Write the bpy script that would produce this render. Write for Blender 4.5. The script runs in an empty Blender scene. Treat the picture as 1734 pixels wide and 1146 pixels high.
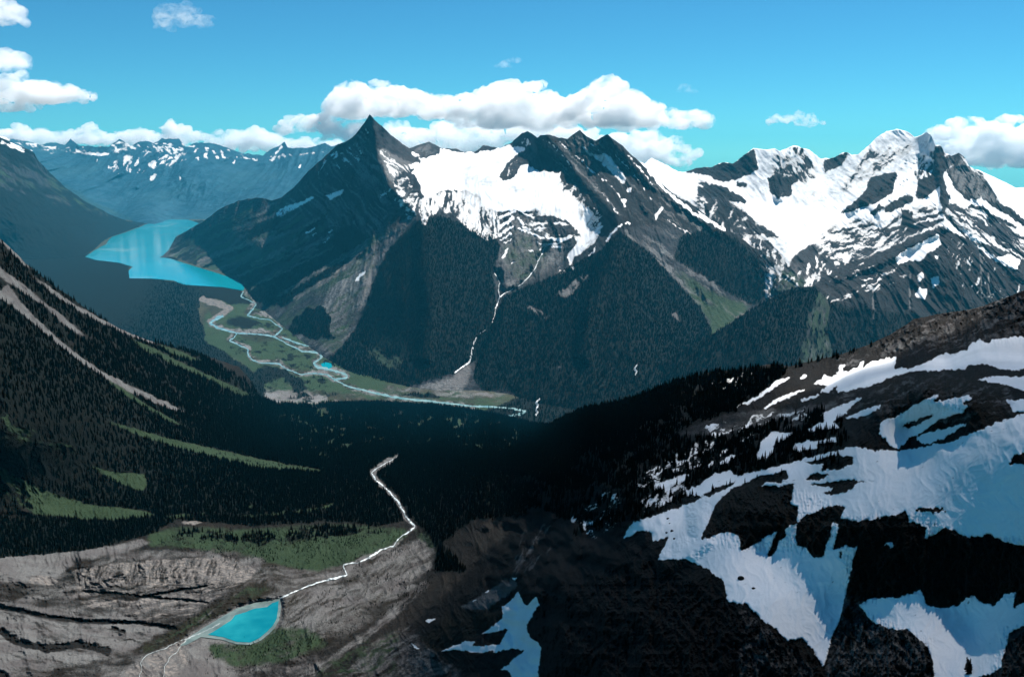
import bpy, math, random
import numpy as np

# ------------------------------------------------------------------ camera, sky, sun, exposure
scene = bpy.context.scene
col = scene.collection
PITCH = math.radians(10.5)                      # the camera looks down into the valley
LENS, EYE = 35.0, 1500.0                        # metres above the valley floor
cd = bpy.data.cameras.new('camera'); cam = bpy.data.objects.new('camera', cd); col.objects.link(cam)
cam.location = (0, 0, EYE); cam.rotation_euler = (math.radians(90) - PITCH, 0, 0)
cd.lens = LENS; cd.sensor_width = 36; cd.clip_start = 1; cd.clip_end = 200000
scene.camera = cam

SUN_EL, SUN_AZ = math.radians(53), math.radians(42)     # azimuth clockwise from the view direction (+Y)
w = bpy.data.worlds.new('World'); scene.world = w; w.use_nodes = True
nt = w.node_tree; nt.nodes.clear()
sky = nt.nodes.new('ShaderNodeTexSky'); sky.sky_type = 'NISHITA'; sky.sun_disc = False
sky.sun_elevation = SUN_EL; sky.sun_rotation = SUN_AZ
sky.altitude = 1500; sky.air_density = 0.8; sky.dust_density = 0.0; sky.ozone_density = 1.5
tint = nt.nodes.new('ShaderNodeMix'); tint.data_type = 'RGBA'; tint.blend_type = 'MULTIPLY'
tint.inputs[0].default_value = 1; tint.inputs[7].default_value = (0.19, 0.605, 0.73, 1)
bg = nt.nodes.new('ShaderNodeBackground'); bg.inputs[1].default_value = 0.068
out = nt.nodes.new('ShaderNodeOutputWorld')
nt.links.new(sky.outputs[0], tint.inputs[6]); nt.links.new(tint.outputs[2], bg.inputs[0]); nt.links.new(bg.outputs[0], out.inputs[0])

sl = bpy.data.lights.new('sun', 'SUN'); sl.energy = 4.5; sl.angle = math.radians(0.53); sl.color = (1, 0.97, 0.93)
sun = bpy.data.objects.new('sun', sl); col.objects.link(sun)
sun.rotation_euler = (math.radians(90) - SUN_EL, 0, -SUN_AZ + math.pi)
sun.location = (3000, 3000, 6000)
vs = scene.view_settings
vs.view_transform = 'Standard'; vs.look = 'None'; vs.exposure = 1.05; vs.gamma = 1.0
cy = scene.cycles
cy.max_bounces = 26; cy.diffuse_bounces = 4; cy.glossy_bounces = 2; cy.transmission_bounces = 2; cy.volume_bounces = 24
cy.transparent_max_bounces = 6; cy.use_denoising = True; cy.use_adaptive_sampling = True; cy.adaptive_threshold = 0.02
cy.sample_clamp_indirect = 6

# ------------------------------------------------------------------ survey: bearings seen from the camera station -> world points
F = 1734 * LENS / 36.0
CP, SP = math.cos(PITCH), math.sin(PITCH)
def ray(px, py):
    a = (np.asarray(px, float) - 867) / F; b = (573 - np.asarray(py, float)) / F
    return a, CP + b * SP, -SP + b * CP
def place(px, py, D):
    a, y, z = ray(px, py); k = np.asarray(D, float) / y
    return np.stack([a * k, y * k, EYE + z * k], -1)
def dist_at(px, py, z=0.0):
    a, y, zz = ray(px, py); return y * (z - EYE) / zz
def pts(s): return np.array([[float(v) for v in p.split(',')] for p in s.split()])

# ------------------------------------------------------------------ noise
_rng = np.random.RandomState(7)
_perm = np.tile(_rng.permutation(512), 3)
_ang = _rng.rand(512) * 2 * math.pi
_gx, _gy = np.cos(_ang), np.sin(_ang)
def perlin(x, y, seed=0):
    x = np.asarray(x, float) + seed * 17.31; y = np.asarray(y, float) + seed * 9.77
    xi = np.floor(x).astype(int); yi = np.floor(y).astype(int)
    xf = x - xi; yf = y - yi; xi &= 511; yi &= 511
    def g(i, j, dx, dy):
        h = _perm[_perm[i & 511] + (j & 511)]; return _gx[h] * dx + _gy[h] * dy
    u = xf * xf * xf * (xf * (xf * 6 - 15) + 10); v = yf * yf * yf * (yf * (yf * 6 - 15) + 10)
    a = g(xi, yi, xf, yf); b = g(xi + 1, yi, xf - 1, yf); c = g(xi, yi + 1, xf, yf - 1); d = g(xi + 1, yi + 1, xf - 1, yf - 1)
    return (a + u * (b - a)) + v * ((c + u * (d - c)) - (a + u * (b - a)))
def fbm(x, y, o=4, seed=0, gain=.5):
    t = 0; a = 1; s = 0
    for i in range(o):
        t = t + a * perlin(x * 2.03 ** i, y * 2.03 ** i, seed + i); s += a; a *= gain
    return t / s * 1.5
def ridged(x, y, o=4, seed=0, gain=.5):                       # 0..1, sharp crests at 1
    t = 0; a = 1; s = 0
    for i in range(o):
        n = 1 - np.minimum(1, np.abs(perlin(x * 2.07 ** i, y * 2.07 ** i, seed + i)) * 2.2)
        t = t + a * n * n; s += a; a *= gain
    return t / s
def sstep(a, b, x):
    t = np.clip((x - a) / (b - a), 0, 1); return t * t * (3 - 2 * t)

# ------------------------------------------------------------------ land cover map: what grows or lies where on each landform
MX, MY, MW, MH = -150, 170, 2060, 1100
def box(a, r):
    if r < 1: return a
    for ax in (0, 1):
        p = [(0, 0), (0, 0)]; p[ax] = (r + 1, r)
        c = np.cumsum(np.pad(a, p, mode='edge'), axis=ax)
        n = a.shape[ax]
        a = (np.take(c, range(2 * r + 1, 2 * r + 1 + n), ax) - np.take(c, range(0, n), ax)) / (2 * r + 1)
    return a
class Cover:
    def __init__(s): s.ch = {}
    def get(s, c):
        if c not in s.ch: s.ch[c] = np.zeros((MH, MW), np.float32)
        return s.ch[c]
    def _put(s, c, val, m, x0, y0, noise):
        A = s.get(c); h, w_ = m.shape
        if noise:
            ang, lu, lv, k = noise[:4]
            yy, xx = np.mgrid[y0:y0 + h, x0:x0 + w_].astype(float)
            ca, sa = math.cos(math.radians(ang)), math.sin(math.radians(ang))
            x_, y_ = xx, yy; xx = xx + 14 * fbm(x_ / 70, y_ / 70, 3, 55); yy = yy + 14 * fbm(x_ / 70, y_ / 70, 3, 56)
            u = (xx * ca - yy * sa) / lu; v = (xx * sa + yy * ca) / lv
            sd = noise[4] if len(noise) > 4 else 3
            val = val + k * (.72 * fbm(u, v, 4, sd, .6) + .42 * fbm(u * .37 + 5, v * .3, 2, sd + 40)) * (.65 + .9 * np.abs(fbm(x_ / 90, y_ / 60, 2, sd + 60)))
        sub = A[y0:y0 + h, x0:x0 + w_]
        sub += (np.clip(val, 0, 1) - sub) * m
    def poly(s, c, val, p, feather=1, noise=None):
        p = pts(p) - (MX, MY); f = int(feather) * 2 + 2
        x0 = max(0, int(p[:, 0].min()) - f); x1 = min(MW, int(p[:, 0].max()) + f)
        y0 = max(0, int(p[:, 1].min()) - f); y1 = min(MH, int(p[:, 1].max()) + f)
        if x1 <= x0 or y1 <= y0: return
        ys = np.arange(y0, y1) + .5; xs = np.arange(x0, x1) + .5
        m = np.zeros((y1 - y0, x1 - x0), bool)
        for (ax, ay), (bx, by) in zip(p, np.roll(p, -1, 0)):
            if ay == by: continue
            r = (ys >= min(ay, by)) & (ys < max(ay, by))
            if r.any(): m[r] ^= xs[None, :] < (ax + (ys[r] - ay) / (by - ay) * (bx - ax))[:, None]
        m = m.astype(np.float32)
        for _ in range(2): m = box(m, int(feather))
        s._put(c, val, m, x0, y0, noise)
    def line(s, c, val, width, p, feather=1.0, noise=None):      # width may be one number or two (start, end)
        p = pts(p) - (MX, MY); w0, w1 = width if isinstance(width, tuple) else (width, width)
        f = int(max(w0, w1) + feather + 2)
        x0 = max(0, int(p[:, 0].min()) - f); x1 = min(MW, int(p[:, 0].max()) + f)
        y0 = max(0, int(p[:, 1].min()) - f); y1 = min(MH, int(p[:, 1].max()) + f)
        yy, xx = np.mgrid[y0:y1, x0:x1] + .5
        best = np.zeros(xx.shape, np.float32); n = max(1, len(p) - 1)
        for i in range(len(p) - 1):
            a, b = p[i], p[i + 1]; d = b - a; L = max(1e-6, d @ d)
            t = np.clip(((xx - a[0]) * d[0] + (yy - a[1]) * d[1]) / L, 0, 1)
            dd = np.hypot(xx - a[0] - t * d[0], yy - a[1] - t * d[1])
            hw = (w0 + (w1 - w0) * (i + t) / n) / 2
            best = np.maximum(best, 1 - sstep(hw - feather / 2, hw + feather / 2 + .01, dd))
        s._put(c, val, best.astype(np.float32), x0, y0, noise)
    def at(s, c, px, py):
        if c not in s.ch: return np.zeros(np.shape(px))
        A = s.ch[c]; x = np.clip(px - MX - .5, 0, MW - 1.01); y = np.clip(py - MY - .5, 0, MH - 1.01)
        i = x.astype(int); j = y.astype(int); u = x - i; v = y - j
        return (A[j, i] * (1 - u) + A[j, i + 1] * u) * (1 - v) + (A[j + 1, i] * (1 - u) + A[j + 1, i + 1] * u) * v

# ------------------------------------------------------------------ landform builder: thin-plate surface through surveyed points + erosion relief
NEAR_SCALE = .6                                                 # the near ground in metres; blends into the valley
def near_d(D): return D * (NEAR_SCALE + (1 - NEAR_SCALE) * sstep(2400, 5400, np.asarray(D, float)))
def tps(P, v, lam=1e-4):
    n = len(P); d = np.linalg.norm(P[:, None] - P[None], axis=2)
    K = np.where(d > 0, d * d * np.log(d + 1e-12), 0) + lam * np.eye(n)
    Q = np.hstack([np.ones((n, 1)), P]); M = np.block([[K, Q], [Q.T, np.zeros((3, 3))]])
    s = np.linalg.solve(M, np.concatenate([v, np.zeros(3)]))
    def f(X):
        o = np.empty(len(X))
        for i in range(0, len(X), 60000):
            x = X[i:i + 60000]; d2 = ((x[:, None] - P[None]) ** 2).sum(2)
            o[i:i + 60000] = (0.5 * d2 * np.log(d2 + 1e-12)) @ s[:n] + s[n] + x @ s[n + 1:]
        return o
    return f
LAYERS = {}
CHN1 = ('snow', 'forest', 'grass', 'scree'); CHN2 = ('slab', 'dark', 'warm', 'wet')
def landform(name, label, top, bot, step, ctrl, cover, relief, mat, jag=(0, 20), warp=(2.2, 1.0), back=(14, 120, .9), xr=None, lam=1e-4, level=(), teeth=(0, 6, 0), fold=(0, 60, 0), beyond=None):
    T = pts(top); B = pts(bot); x0, x1 = xr or (T[0, 0], T[-1, 0])
    nx = int((x1 - x0) / step) + 1
    X = np.linspace(x0, x1, nx); yt = np.interp(X, T[:, 0], T[:, 1]); yb = np.interp(X, B[:, 0], B[:, 1])
    yt = yt + jag[0] * fbm(X / jag[1], X * 0 + .37, 4, 11, .62)
    yb = np.maximum(yb, yt + .5)
    ny = max(8, int((yb - yt).max() / step) + 1)
    t = np.linspace(0, 1, ny)
    PX = np.repeat(X[None], ny, 0); PY = yt[None] + t[:, None] * (yb - yt)[None]
    C = np.array(ctrl, float)
    f = tps(C[:, :2] / 500, np.log(C[:, 2]), lam)
    fk = fold[0] * (sstep(fold[2], fold[2] + 120, PX) * (1 - sstep(1060, 1180, PX)) + .35 * sstep(1380, 1460, PX) * (1 - sstep(740, 790, PY))) * sstep(0, 120, PY - yt[None])          # crooked rather than ruled edges
    FX = PX + fk * fbm(PX / fold[1], PY / fold[1], 3, 45, .6); FY = PY + fk * .7 * fbm(PX / fold[1], PY / fold[1], 3, 46, .6)
    D = np.exp(f(np.stack([FX.ravel(), FY.ravel()], 1) / 500)).reshape(PX.shape)
    wx = PX + warp[0] * fbm(PX / 22, PY / 15, 3, 21, .6) + warp[1] * fbm(PX / 5, PY / 4.2, 2, 23, .7)
    wy = PY + warp[0] * fbm(PX / 22, PY / 15, 3, 31, .6) + warp[1] * fbm(PX / 5, PY / 4.2, 2, 33, .7)
    wy = wy + teeth[0] * fbm(PX / teeth[1], PY / 45, 3, 35, .65) * sstep(teeth[2], teeth[2] + 300, PX)
    m = {c: cover.at(c, wx, wy) for c in set(CHN1 + CHN2) | set(cover.ch)}
    P = place(PX, PY, D)
    D = D + relief(PX, PY, P, D, m)
    for c, z in level: D = D + (dist_at(PX, PY, z) - D) * m[c]
    P = place(PX, PY, D)
    nb = back[0]                                                  # the far side, falling away behind the crest
    if nb:
        k = np.arange(nb, 0, -1)[:, None]; crest = P[0]
        Bk = np.empty((nb, nx, 3)); n = fbm(X[None] / 30 + 0 * k, k / 3. + 0 * X[None], 3, 41)
        Bk[..., 0] = crest[:, 0] * (1 + .004 * k)
        Bk[..., 1] = crest[:, 1] + k * back[1] * (1 + .3 * n)
        Bk[..., 2] = crest[:, 2] - k * back[1] * back[2] * (1 + .35 * n)
        V = np.concatenate([Bk, P], 0)
    else: V = P
    pad = [(0, 0), (0, 0)]
    if beyond:                                                    # the ground goes on past the sides and below the view
        nl, nr, nd, sx, rl, rr = beyond
        def side(E, n, sgn, rise):
            k = np.arange(1, n + 1)[None, :, None] * sx; E = E[:, None, :]
            w_ = fbm(E[..., 1:2] / 90 + 0 * k, k / 90 + 0 * E[..., :1], 4, 63)
            return E + np.concatenate([sgn * k + 0 * E[..., :1], 12 * w_ * np.minimum(1, k / 60), k * rise + 22 * w_ * np.minimum(1, k / 60)], -1)
        V = np.concatenate([side(V[:, 0], nl, -1, rl)[:, ::-1], V, side(V[:, -1], nr, 1, rr)], 1)
        k = np.arange(1, nd + 1)[:, None]; E = V[-1][None]
        n_ = fbm(E[..., 0] / 60 + 0 * k, k / 3. + 0 * E[..., 0], 3, 64)
        V = np.concatenate([V, np.stack([E[..., 0] + 0 * k, E[..., 1] - k * 14, E[..., 2] - k * 11 * (1 + .3 * n_)], -1)], 0)
        pad = [(0, nd), (nl, nr)]; nx += nl + nr
    NY = V.shape[0]
    me = bpy.data.meshes.new(name); me.vertices.add(NY * nx); me.vertices.foreach_set('co', V.reshape(-1).astype(np.float32))
    i = np.arange(NY * nx).reshape(NY, nx)
    q = np.stack([i[:-1, :-1], i[1:, :-1], i[1:, 1:], i[:-1, 1:]], -1).reshape(-1, 4)
    me.loops.add(q.size); me.loops.foreach_set('vertex_index', q.ravel().astype(np.int32))
    me.polygons.add(len(q)); me.polygons.foreach_set('loop_start', np.arange(0, q.size, 4, dtype=np.int32)); me.polygons.foreach_set('loop_total', np.full(len(q), 4, np.int32))
    me.polygons.foreach_set('use_smooth', np.ones(len(q), bool))
    me.update(calc_edges=True)
    for an, chs in (('cover_a', CHN1), ('cover_b', CHN2)):
        a = np.stack([np.concatenate([np.repeat(m[c][:1] * (0.6 if c == 'snow' else 1), nb, 0), m[c]], 0) if nb else m[c] for c in chs], -1)
        a = np.pad(a, pad + [(0, 0)], mode='edge').astype(np.float32)
        at = me.attributes.new(an, 'FLOAT_COLOR', 'POINT'); at.data.foreach_set('color', a.ravel())
    o = bpy.data.objects.new(name, me); col.objects.link(o); me.materials.append(mat)
    o['kind'] = 'structure'; o['label'] = label
    LAYERS[name + str(len(LAYERS))] = L = dict(o=o, X=X, yt=yt, yb=yb, P=P, D=D, m=m, t=t, PX=PX, PY=PY)
    return L
def surf(L, px, py, lift=0.0):
    px = np.asarray(px, float); py = np.asarray(py, float)
    X = L['X']; c = np.clip((px - X[0]) / (X[1] - X[0]), 0, len(X) - 1.001); i = c.astype(int); u = c - i
    t = np.interp(px, X, L['yt']); b = np.interp(px, X, L['yb'])
    r = np.clip((py - t) / np.maximum(b - t, 1e-6), 0, .9999) * (len(L['t']) - 1); j = r.astype(int); v = r - j
    D = L['D']
    d = (D[j, i] * (1 - u) + D[j, i + 1] * u) * (1 - v) + (D[j + 1, i] * (1 - u) + D[j + 1, i + 1] * u) * v
    P = place(px, py, d); P[..., 2] += lift
    return P

# ------------------------------------------------------------------ materials
def mat(name):
    m = bpy.data.materials.new(name); m.use_nodes = True; m.node_tree.nodes.clear(); return m, m.node_tree
class N:
    def __init__(s, t): s.t = t
    def new(s, k, **kw):
        n = s.t.nodes.new(k)
        for a, b in kw.items(): setattr(n, a, b)
        return n
    def link(s, a, b): s.t.links.new(a, b)
    def put(s, sock, v):
        if isinstance(v, bpy.types.NodeSocket): s.link(v, sock)
        elif v is not None: sock.default_value = v
    def math(s, op, a, b=None, c=None, clamp=False):
        n = s.new('ShaderNodeMath', operation=op, use_clamp=clamp)
        for i, v in enumerate((a, b, c)): s.put(n.inputs[i], v)
        return n.outputs[0]
    def mix(s, f, a, b, blend='MIX'):
        n = s.new('ShaderNodeMix', data_type='RGBA', blend_type=blend)
        s.put(n.inputs[0], f); s.put(n.inputs[6], a); s.put(n.inputs[7], b); return n.outputs[2]
    def noise(s, vec, scale, detail=4, rough=.55, dist=0.0):
        n = s.new('ShaderNodeTexNoise'); s.put(n.inputs['Vector'], vec); n.inputs['Scale'].default_value = scale
        n.inputs['Detail'].default_value = detail; n.inputs['Roughness'].default_value = rough; n.inputs['Distortion'].default_value = dist
        return n.outputs[0]
    def ramp(s, f, a, b):
        n = s.new('ShaderNodeMapRange', interpolation_type='SMOOTHSTEP'); s.put(n.inputs[0], f)
        n.inputs[1].default_value = a; n.inputs[2].default_value = b; return n.outputs[0]
def c4(r, g, b): return (r, g, b, 1)
def terrain_mat(name, sc, rock=((.085, .08, .075), (.17, .155, .14)), snow=.86, bump=.5, sg=.8, gg=.8, dirt=.6):
    """sc = typical size in metres of the rock detail."""
    m, t = mat(name); n = N(t)
    g = n.new('ShaderNodeNewGeometry'); pos = g.outputs['Position']
    mp = n.new('ShaderNodeMapping'); n.link(pos, mp.inputs[0]); mp.inputs['Scale'].default_value = (1, 1, .45)
    v = mp.outputs[0]
    A = n.new('ShaderNodeAttribute', attribute_name='cover_a'); B = n.new('ShaderNodeAttribute', attribute_name='cover_b')
    sa = n.new('ShaderNodeSeparateColor'); n.link(A.outputs['Color'], sa.inputs[0])
    sb = n.new('ShaderNodeSeparateColor'); n.link(B.outputs['Color'], sb.inputs[0])
    n1 = n.noise(v, 1 / sc, 6, .62, .4); n2 = n.noise(v, 1 / (sc * 7), 4, .55); n3 = n.noise(pos, 1 / (sc * .28), 5, .65)
    rockc = n.mix(n.ramp(n1, .34, .68), c4(*rock[0]), c4(*rock[1]))
    rockc = n.mix(n.ramp(n2, .45, .7), rockc, n.mix(.35, rockc, c4(rock[1][0] * 1.5, rock[1][1] * 1.25, rock[1][2])))
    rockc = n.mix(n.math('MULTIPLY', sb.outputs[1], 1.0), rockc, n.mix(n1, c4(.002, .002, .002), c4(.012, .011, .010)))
    rockc = n.mix(sb.outputs[2], rockc, n.mix(n1, c4(.004, .0034, .002), c4(.02, .016, .009)))
    screec = n.mix(n.ramp(n3, .3, .7), c4(.16 * sg, .16 * sg, .157 * sg), c4(.34 * sg, .336 * sg, .326 * sg))
    screec = n.mix(n.ramp(n2, .4, .65), screec, c4(.18 * sg, .168 * sg, .165 * sg))
    slabc = n.mix(n.ramp(n1, .35, .7), c4(.07, .069, .069), c4(.19, .168, .15))
    grassc = n.mix(n.ramp(n3, .3, .72), c4(.012 * gg, .028 * gg, .013 * gg), c4(.045 * gg, .075 * gg, .036 * gg))
    grassc = n.mix(n.ramp(n2, .4, .7), grassc, c4(.035 * gg, .06 * gg, .03 * gg))
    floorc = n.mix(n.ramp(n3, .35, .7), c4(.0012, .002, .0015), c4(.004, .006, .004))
    def edge(ch, lo, hi, k):
        x = n.math('ADD', ch, n.math('MULTIPLY', n.math('SUBTRACT', n3, .5), k)); return n.ramp(x, lo, hi)
    c = n.mix(edge(A.outputs['Alpha'], .25, .75, .5), rockc, screec)
    c = n.mix(edge(sb.outputs[0], .25, .75, .5), c, slabc)
    c = n.mix(edge(sa.outputs[2], .2, .8, .5), c, grassc)
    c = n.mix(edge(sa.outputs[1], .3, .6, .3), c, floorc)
    sn = edge(sa.outputs[0], .43, .57, .42)
    snowc = n.mix(n.ramp(n2, .35, .75), c4(snow, snow, snow), c4(snow * .9, snow * .9, snow * .89))
    ice_shade_c = n.mix(n.ramp(n1, .3, .7), c4(.20, .23, .25), c4(.5, .53, .55))  # grey of bare ice, also of shade painted on snow
    ice_shade_m = n.new('ShaderNodeAttribute', attribute_name='cover_b').outputs['Alpha']
    snowc = n.mix(ice_shade_m, snowc, ice_shade_c)
    raw = n.math('ADD', sa.outputs[0], n.math('MULTIPLY', n.math('SUBTRACT', n1, .5), .5))
    snowc = n.mix(n.math('MULTIPLY', n.ramp(raw, .9, .55), dirt), snowc, c4(.34, .32, .29))          # thin dirty rims
    sn = n.math('MULTIPLY', sn, n.math('SUBTRACT', 1, n.math('MULTIPLY', n.ramp(n.noise(pos, 1 / (sc * .4), 2, .5), .72, .76), dirt)))   # stones melting out
    c = n.mix(sn, c, snowc)
    p = n.new('ShaderNodeBsdfPrincipled'); n.link(c, p.inputs['Base Color']); p.inputs['Roughness'].default_value = .95
    p.inputs['Specular IOR Level'].default_value = .08
    bm = n.new('ShaderNodeBump'); bm.inputs['Distance'].default_value = sc * .5
    n.link(n.math('MULTIPLY', n.math('SUBTRACT', 1.08, sn), bump), bm.inputs['Strength'])
    n.link(n.math('ADD', n1, n.math('MULTIPLY', n3, .5)), bm.inputs['Height']); n.link(bm.outputs[0], p.inputs['Normal'])
    o = n.new('ShaderNodeOutputMaterial'); n.link(p.outputs[0], o.inputs[0])
    return m
def simple_mat(name, a, b, sc, rough=.9, spec=.04, rnd=False):
    m, t = mat(name); n = N(t); g = n.new('ShaderNodeNewGeometry')
    c = n.mix(n.ramp(n.noise(g.outputs['Position'], 1 / sc, 4, .6), .3, .7), c4(*a), c4(*b))
    if rnd:                                                           # every tree a little greener, browner or paler than the next
        oi = n.new('ShaderNodeObjectInfo').outputs['Random']
        c = n.mix(n.ramp(oi, .55, 1), c, c4(b[0] * 1.6, b[1] * 1.6, b[2] * 1.3)); c = n.mix(n.ramp(oi, .2, 0), c, c4(b[0] * 1.5, b[1] * 1.2, b[2]))
    p = n.new('ShaderNodeBsdfPrincipled'); n.link(c, p.inputs['Base Color']); p.inputs['Roughness'].default_value = rough
    p.inputs['Specular IOR Level'].default_value = spec
    o = n.new('ShaderNodeOutputMaterial'); n.link(p.outputs[0], o.inputs[0]); return m
def water_mat(name, a, b, rough, ripple, sc, spec=.5, cloud_glint=None):
    m, t = mat(name); n = N(t); g = n.new('ShaderNodeNewGeometry')
    c = n.mix(n.ramp(n.noise(g.outputs['Position'], 1 / sc, 4, .65), .36, .64), c4(*a), c4(*b))
    if cloud_glint: c = n.mix(n.ramp(n.noise(g.outputs['Position'], 1 / sc, 5, .6, .8), .54, .70), c, c4(*cloud_glint))     # pale cloud reflections painted into the lake colour
    p = n.new('ShaderNodeBsdfPrincipled'); n.link(c, p.inputs['Base Color']); p.inputs['Roughness'].default_value = rough
    p.inputs['Specular IOR Level'].default_value = spec
    bm = n.new('ShaderNodeBump'); bm.inputs['Strength'].default_value = ripple; bm.inputs['Distance'].default_value = sc * .02
    n.link(n.noise(g.outputs['Position'], 12 / sc, 3), bm.inputs['Height']); n.link(bm.outputs[0], p.inputs['Normal'])
    o = n.new('ShaderNodeOutputMaterial'); n.link(p.outputs[0], o.inputs[0]); return m
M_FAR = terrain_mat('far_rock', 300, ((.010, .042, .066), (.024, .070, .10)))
M_MASSIF = terrain_mat('massif_rock', 70, ((.008, .0095, .012), (.034, .036, .04)), sg=.5)
M_VALLEY = terrain_mat('valley_ground', 30, ((.03, .034, .022), (.055, .055, .036)), gg=.8, sg=.6)
M_NEAR = terrain_mat('near_rock', 4, ((.0028, .0026, .0023), (.013, .0113, .009)), bump=.7, sg=.40, gg=.6)
M_NEEDLE = simple_mat('needles', (.0006, .0011, .0009), (.0016, .0027, .0019), 9, spec=0, rnd=True)
M_BARK = simple_mat('bark', (.05, .04, .03), (.10, .08, .06), .5)

# ------------------------------------------------------------------ far range across the lake
def rel_far(PX, PY, P, D, m):
    z = P[..., 2]
    r = ridged(P[..., 0] / 2600 + .4 * fbm(P[..., 0] / 1500, z / 1500, 2, 5), z / 4200, 5, 3)
    r2 = ridged(P[..., 0] / 620, z / 1200, 4, 9, .6)
    return -((r - .5) * 800 + (r2 - .4) * 420) * sstep(-20, 500, z)
cv = Cover()
for s in ("110,248 125,250 150,252 185,251 186,262 170,267 140,260 118,256", "185,250 202,238 222,246 226,256 208,254 190,258"):
    cv.poly('snow', 1, s, 1, (0, 14, 8, .5))
cv.poly('snow', .42, "-140,225 0,228 70,245 130,247 240,240 310,240 400,255 450,262 600,250 600,262 540,262 440,276 380,268 320,268 262,262 230,258 120,262 60,260", 2, (-25, 12, 5, 1.3))
cv.poly('snow', .33, "175,275 240,250 262,262 300,262 330,252 350,264 300,285 262,290 200,300", 2, (48, 16, 4, 1.4))
for s in ("180,283 196,270 199,273 186,287", "208,273 222,265 223,268 211,277", "226,281 238,258 240,262 230,284", "250,276 263,270 264,284 258,288 251,281", "252,300 260,294 268,296 262,306 254,309",
          "293,290 299,296 309,310 306,298 303,292 301,300", "334,287 350,299 354,300 351,304 347,300", "302,262 312,258 313,268 306,268", "456,284 468,256 478,244 481,247 470,262", "330,268 338,262 336,274", "346,262 352,258 350,270", "362,268 370,262 372,272", "392,276 398,268 400,278", "505,282 509,272 511,290", "425,300 430,296 428,302", "160,272 168,266 166,276", "216,290 222,282 221,294", "274,276 280,268 282,280"):
    cv.poly('snow', .62, s, 1, (50, 9, 2.6, 1.3, 70))
cv.poly('grass', .5, "66,274 110,310 160,340 235,372 225,378 150,350 86,305", 4)
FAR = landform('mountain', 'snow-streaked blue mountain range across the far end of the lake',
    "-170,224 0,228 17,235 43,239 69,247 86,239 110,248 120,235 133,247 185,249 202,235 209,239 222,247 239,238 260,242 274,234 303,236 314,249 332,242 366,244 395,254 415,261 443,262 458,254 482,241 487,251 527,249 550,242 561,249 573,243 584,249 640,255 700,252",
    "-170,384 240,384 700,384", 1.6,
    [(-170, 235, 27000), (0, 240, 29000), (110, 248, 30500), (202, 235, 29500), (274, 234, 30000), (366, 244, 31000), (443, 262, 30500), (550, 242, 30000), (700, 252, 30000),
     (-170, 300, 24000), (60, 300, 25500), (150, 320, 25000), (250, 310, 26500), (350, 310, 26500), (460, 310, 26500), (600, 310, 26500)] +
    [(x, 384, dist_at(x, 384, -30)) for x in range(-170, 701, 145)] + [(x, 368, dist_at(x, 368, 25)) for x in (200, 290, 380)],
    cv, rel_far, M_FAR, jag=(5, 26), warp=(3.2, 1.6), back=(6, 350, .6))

# ------------------------------------------------------------------ slope on the left bank of the lake
def rel_bank(PX, PY, P, D, m):
    r = ridged(P[..., 0] / 1500 + P[..., 1] / 3300 + .7 * fbm(P[..., 1] / 1800, P[..., 2] / 500, 3, 5), P[..., 2] / 900 + .5 * fbm(P[..., 1] / 900, P[..., 2] / 700, 2, 6), 5, 13)
    r2 = ridged(P[..., 0] / 330 + P[..., 1] / 900, P[..., 2] / 700, 4, 19, .6)
    return (.006 * fbm(PX / 30 - PY / 60, PY / 26, 4, 14, .6) - .005 * (ridged(PX / 26 - PY / 40, PY / 44, 4, 15, .6) - .4)) * D * sstep(-10, 260, P[..., 2])
cv = Cover()
cv.poly('forest', .66, "-190,195 260,200 260,460 -190,460", 2, (-32, 18, 7, 1.3, 17)); cv.poly('grass', .25, "-190,195 260,200 260,460 -190,460", 2, (-32, 22, 6, 1.2, 19))
cv.poly('forest', .95, "-140,330 0,330 90,350 160,372 240,384 150,440 -140,470", 12, (-25, 40, 8, .9))
cv.poly('forest', .4, "-140,240 66,276 100,315 180,362 120,352 60,320 -140,300", 6, (-30, 40, 5, 1.5, 18)); cv.poly('grass', .7, "66,276 86,300 110,320 150,345 190,368 140,352 90,325", 4, (-38, 30, 4, .9))
cv.poly('snow', .42, "-140,225 0,232 30,245 58,257 40,262 0,245 -140,240", 2, (-25, 14, 5, 1.4))
BANK = landform('mountain', 'dark forested mountainside falling into the left side of the lake',
    "-170,205 0,232 29,246 58,258 66,274 86,294 110,317 144,341 187,363 231,381 240,386", "-170,446 100,440 145,433 161,424 179,407 190,402 208,396 231,387 240,387", 1.6,
    [(-170, 205, 15000), (0, 232, 16600), (58, 258, 18000), (86, 294, 18900), (144, 341, 19500), (187, 363, 20000), (231, 381, 20800), (0, 330, 15100), (-100, 330, 14000), (100, 370, 17000), (40, 300, 16800), (0, 390, 14500)] +
    [(x, y, dist_at(x, y, -12)) for x, y in ((-170, 446), (0, 443), (100, 440), (145, 433), (161, 424), (179, 407), (208, 396), (231, 387))] +
    [(x, y, dist_at(x, y, 90)) for x, y in ((0, 425), (120, 420), (180, 392))],
    cv, rel_bank, M_MASSIF, jag=(2, 18), warp=(1.5, .8), back=(10, 260, .8))

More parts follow.
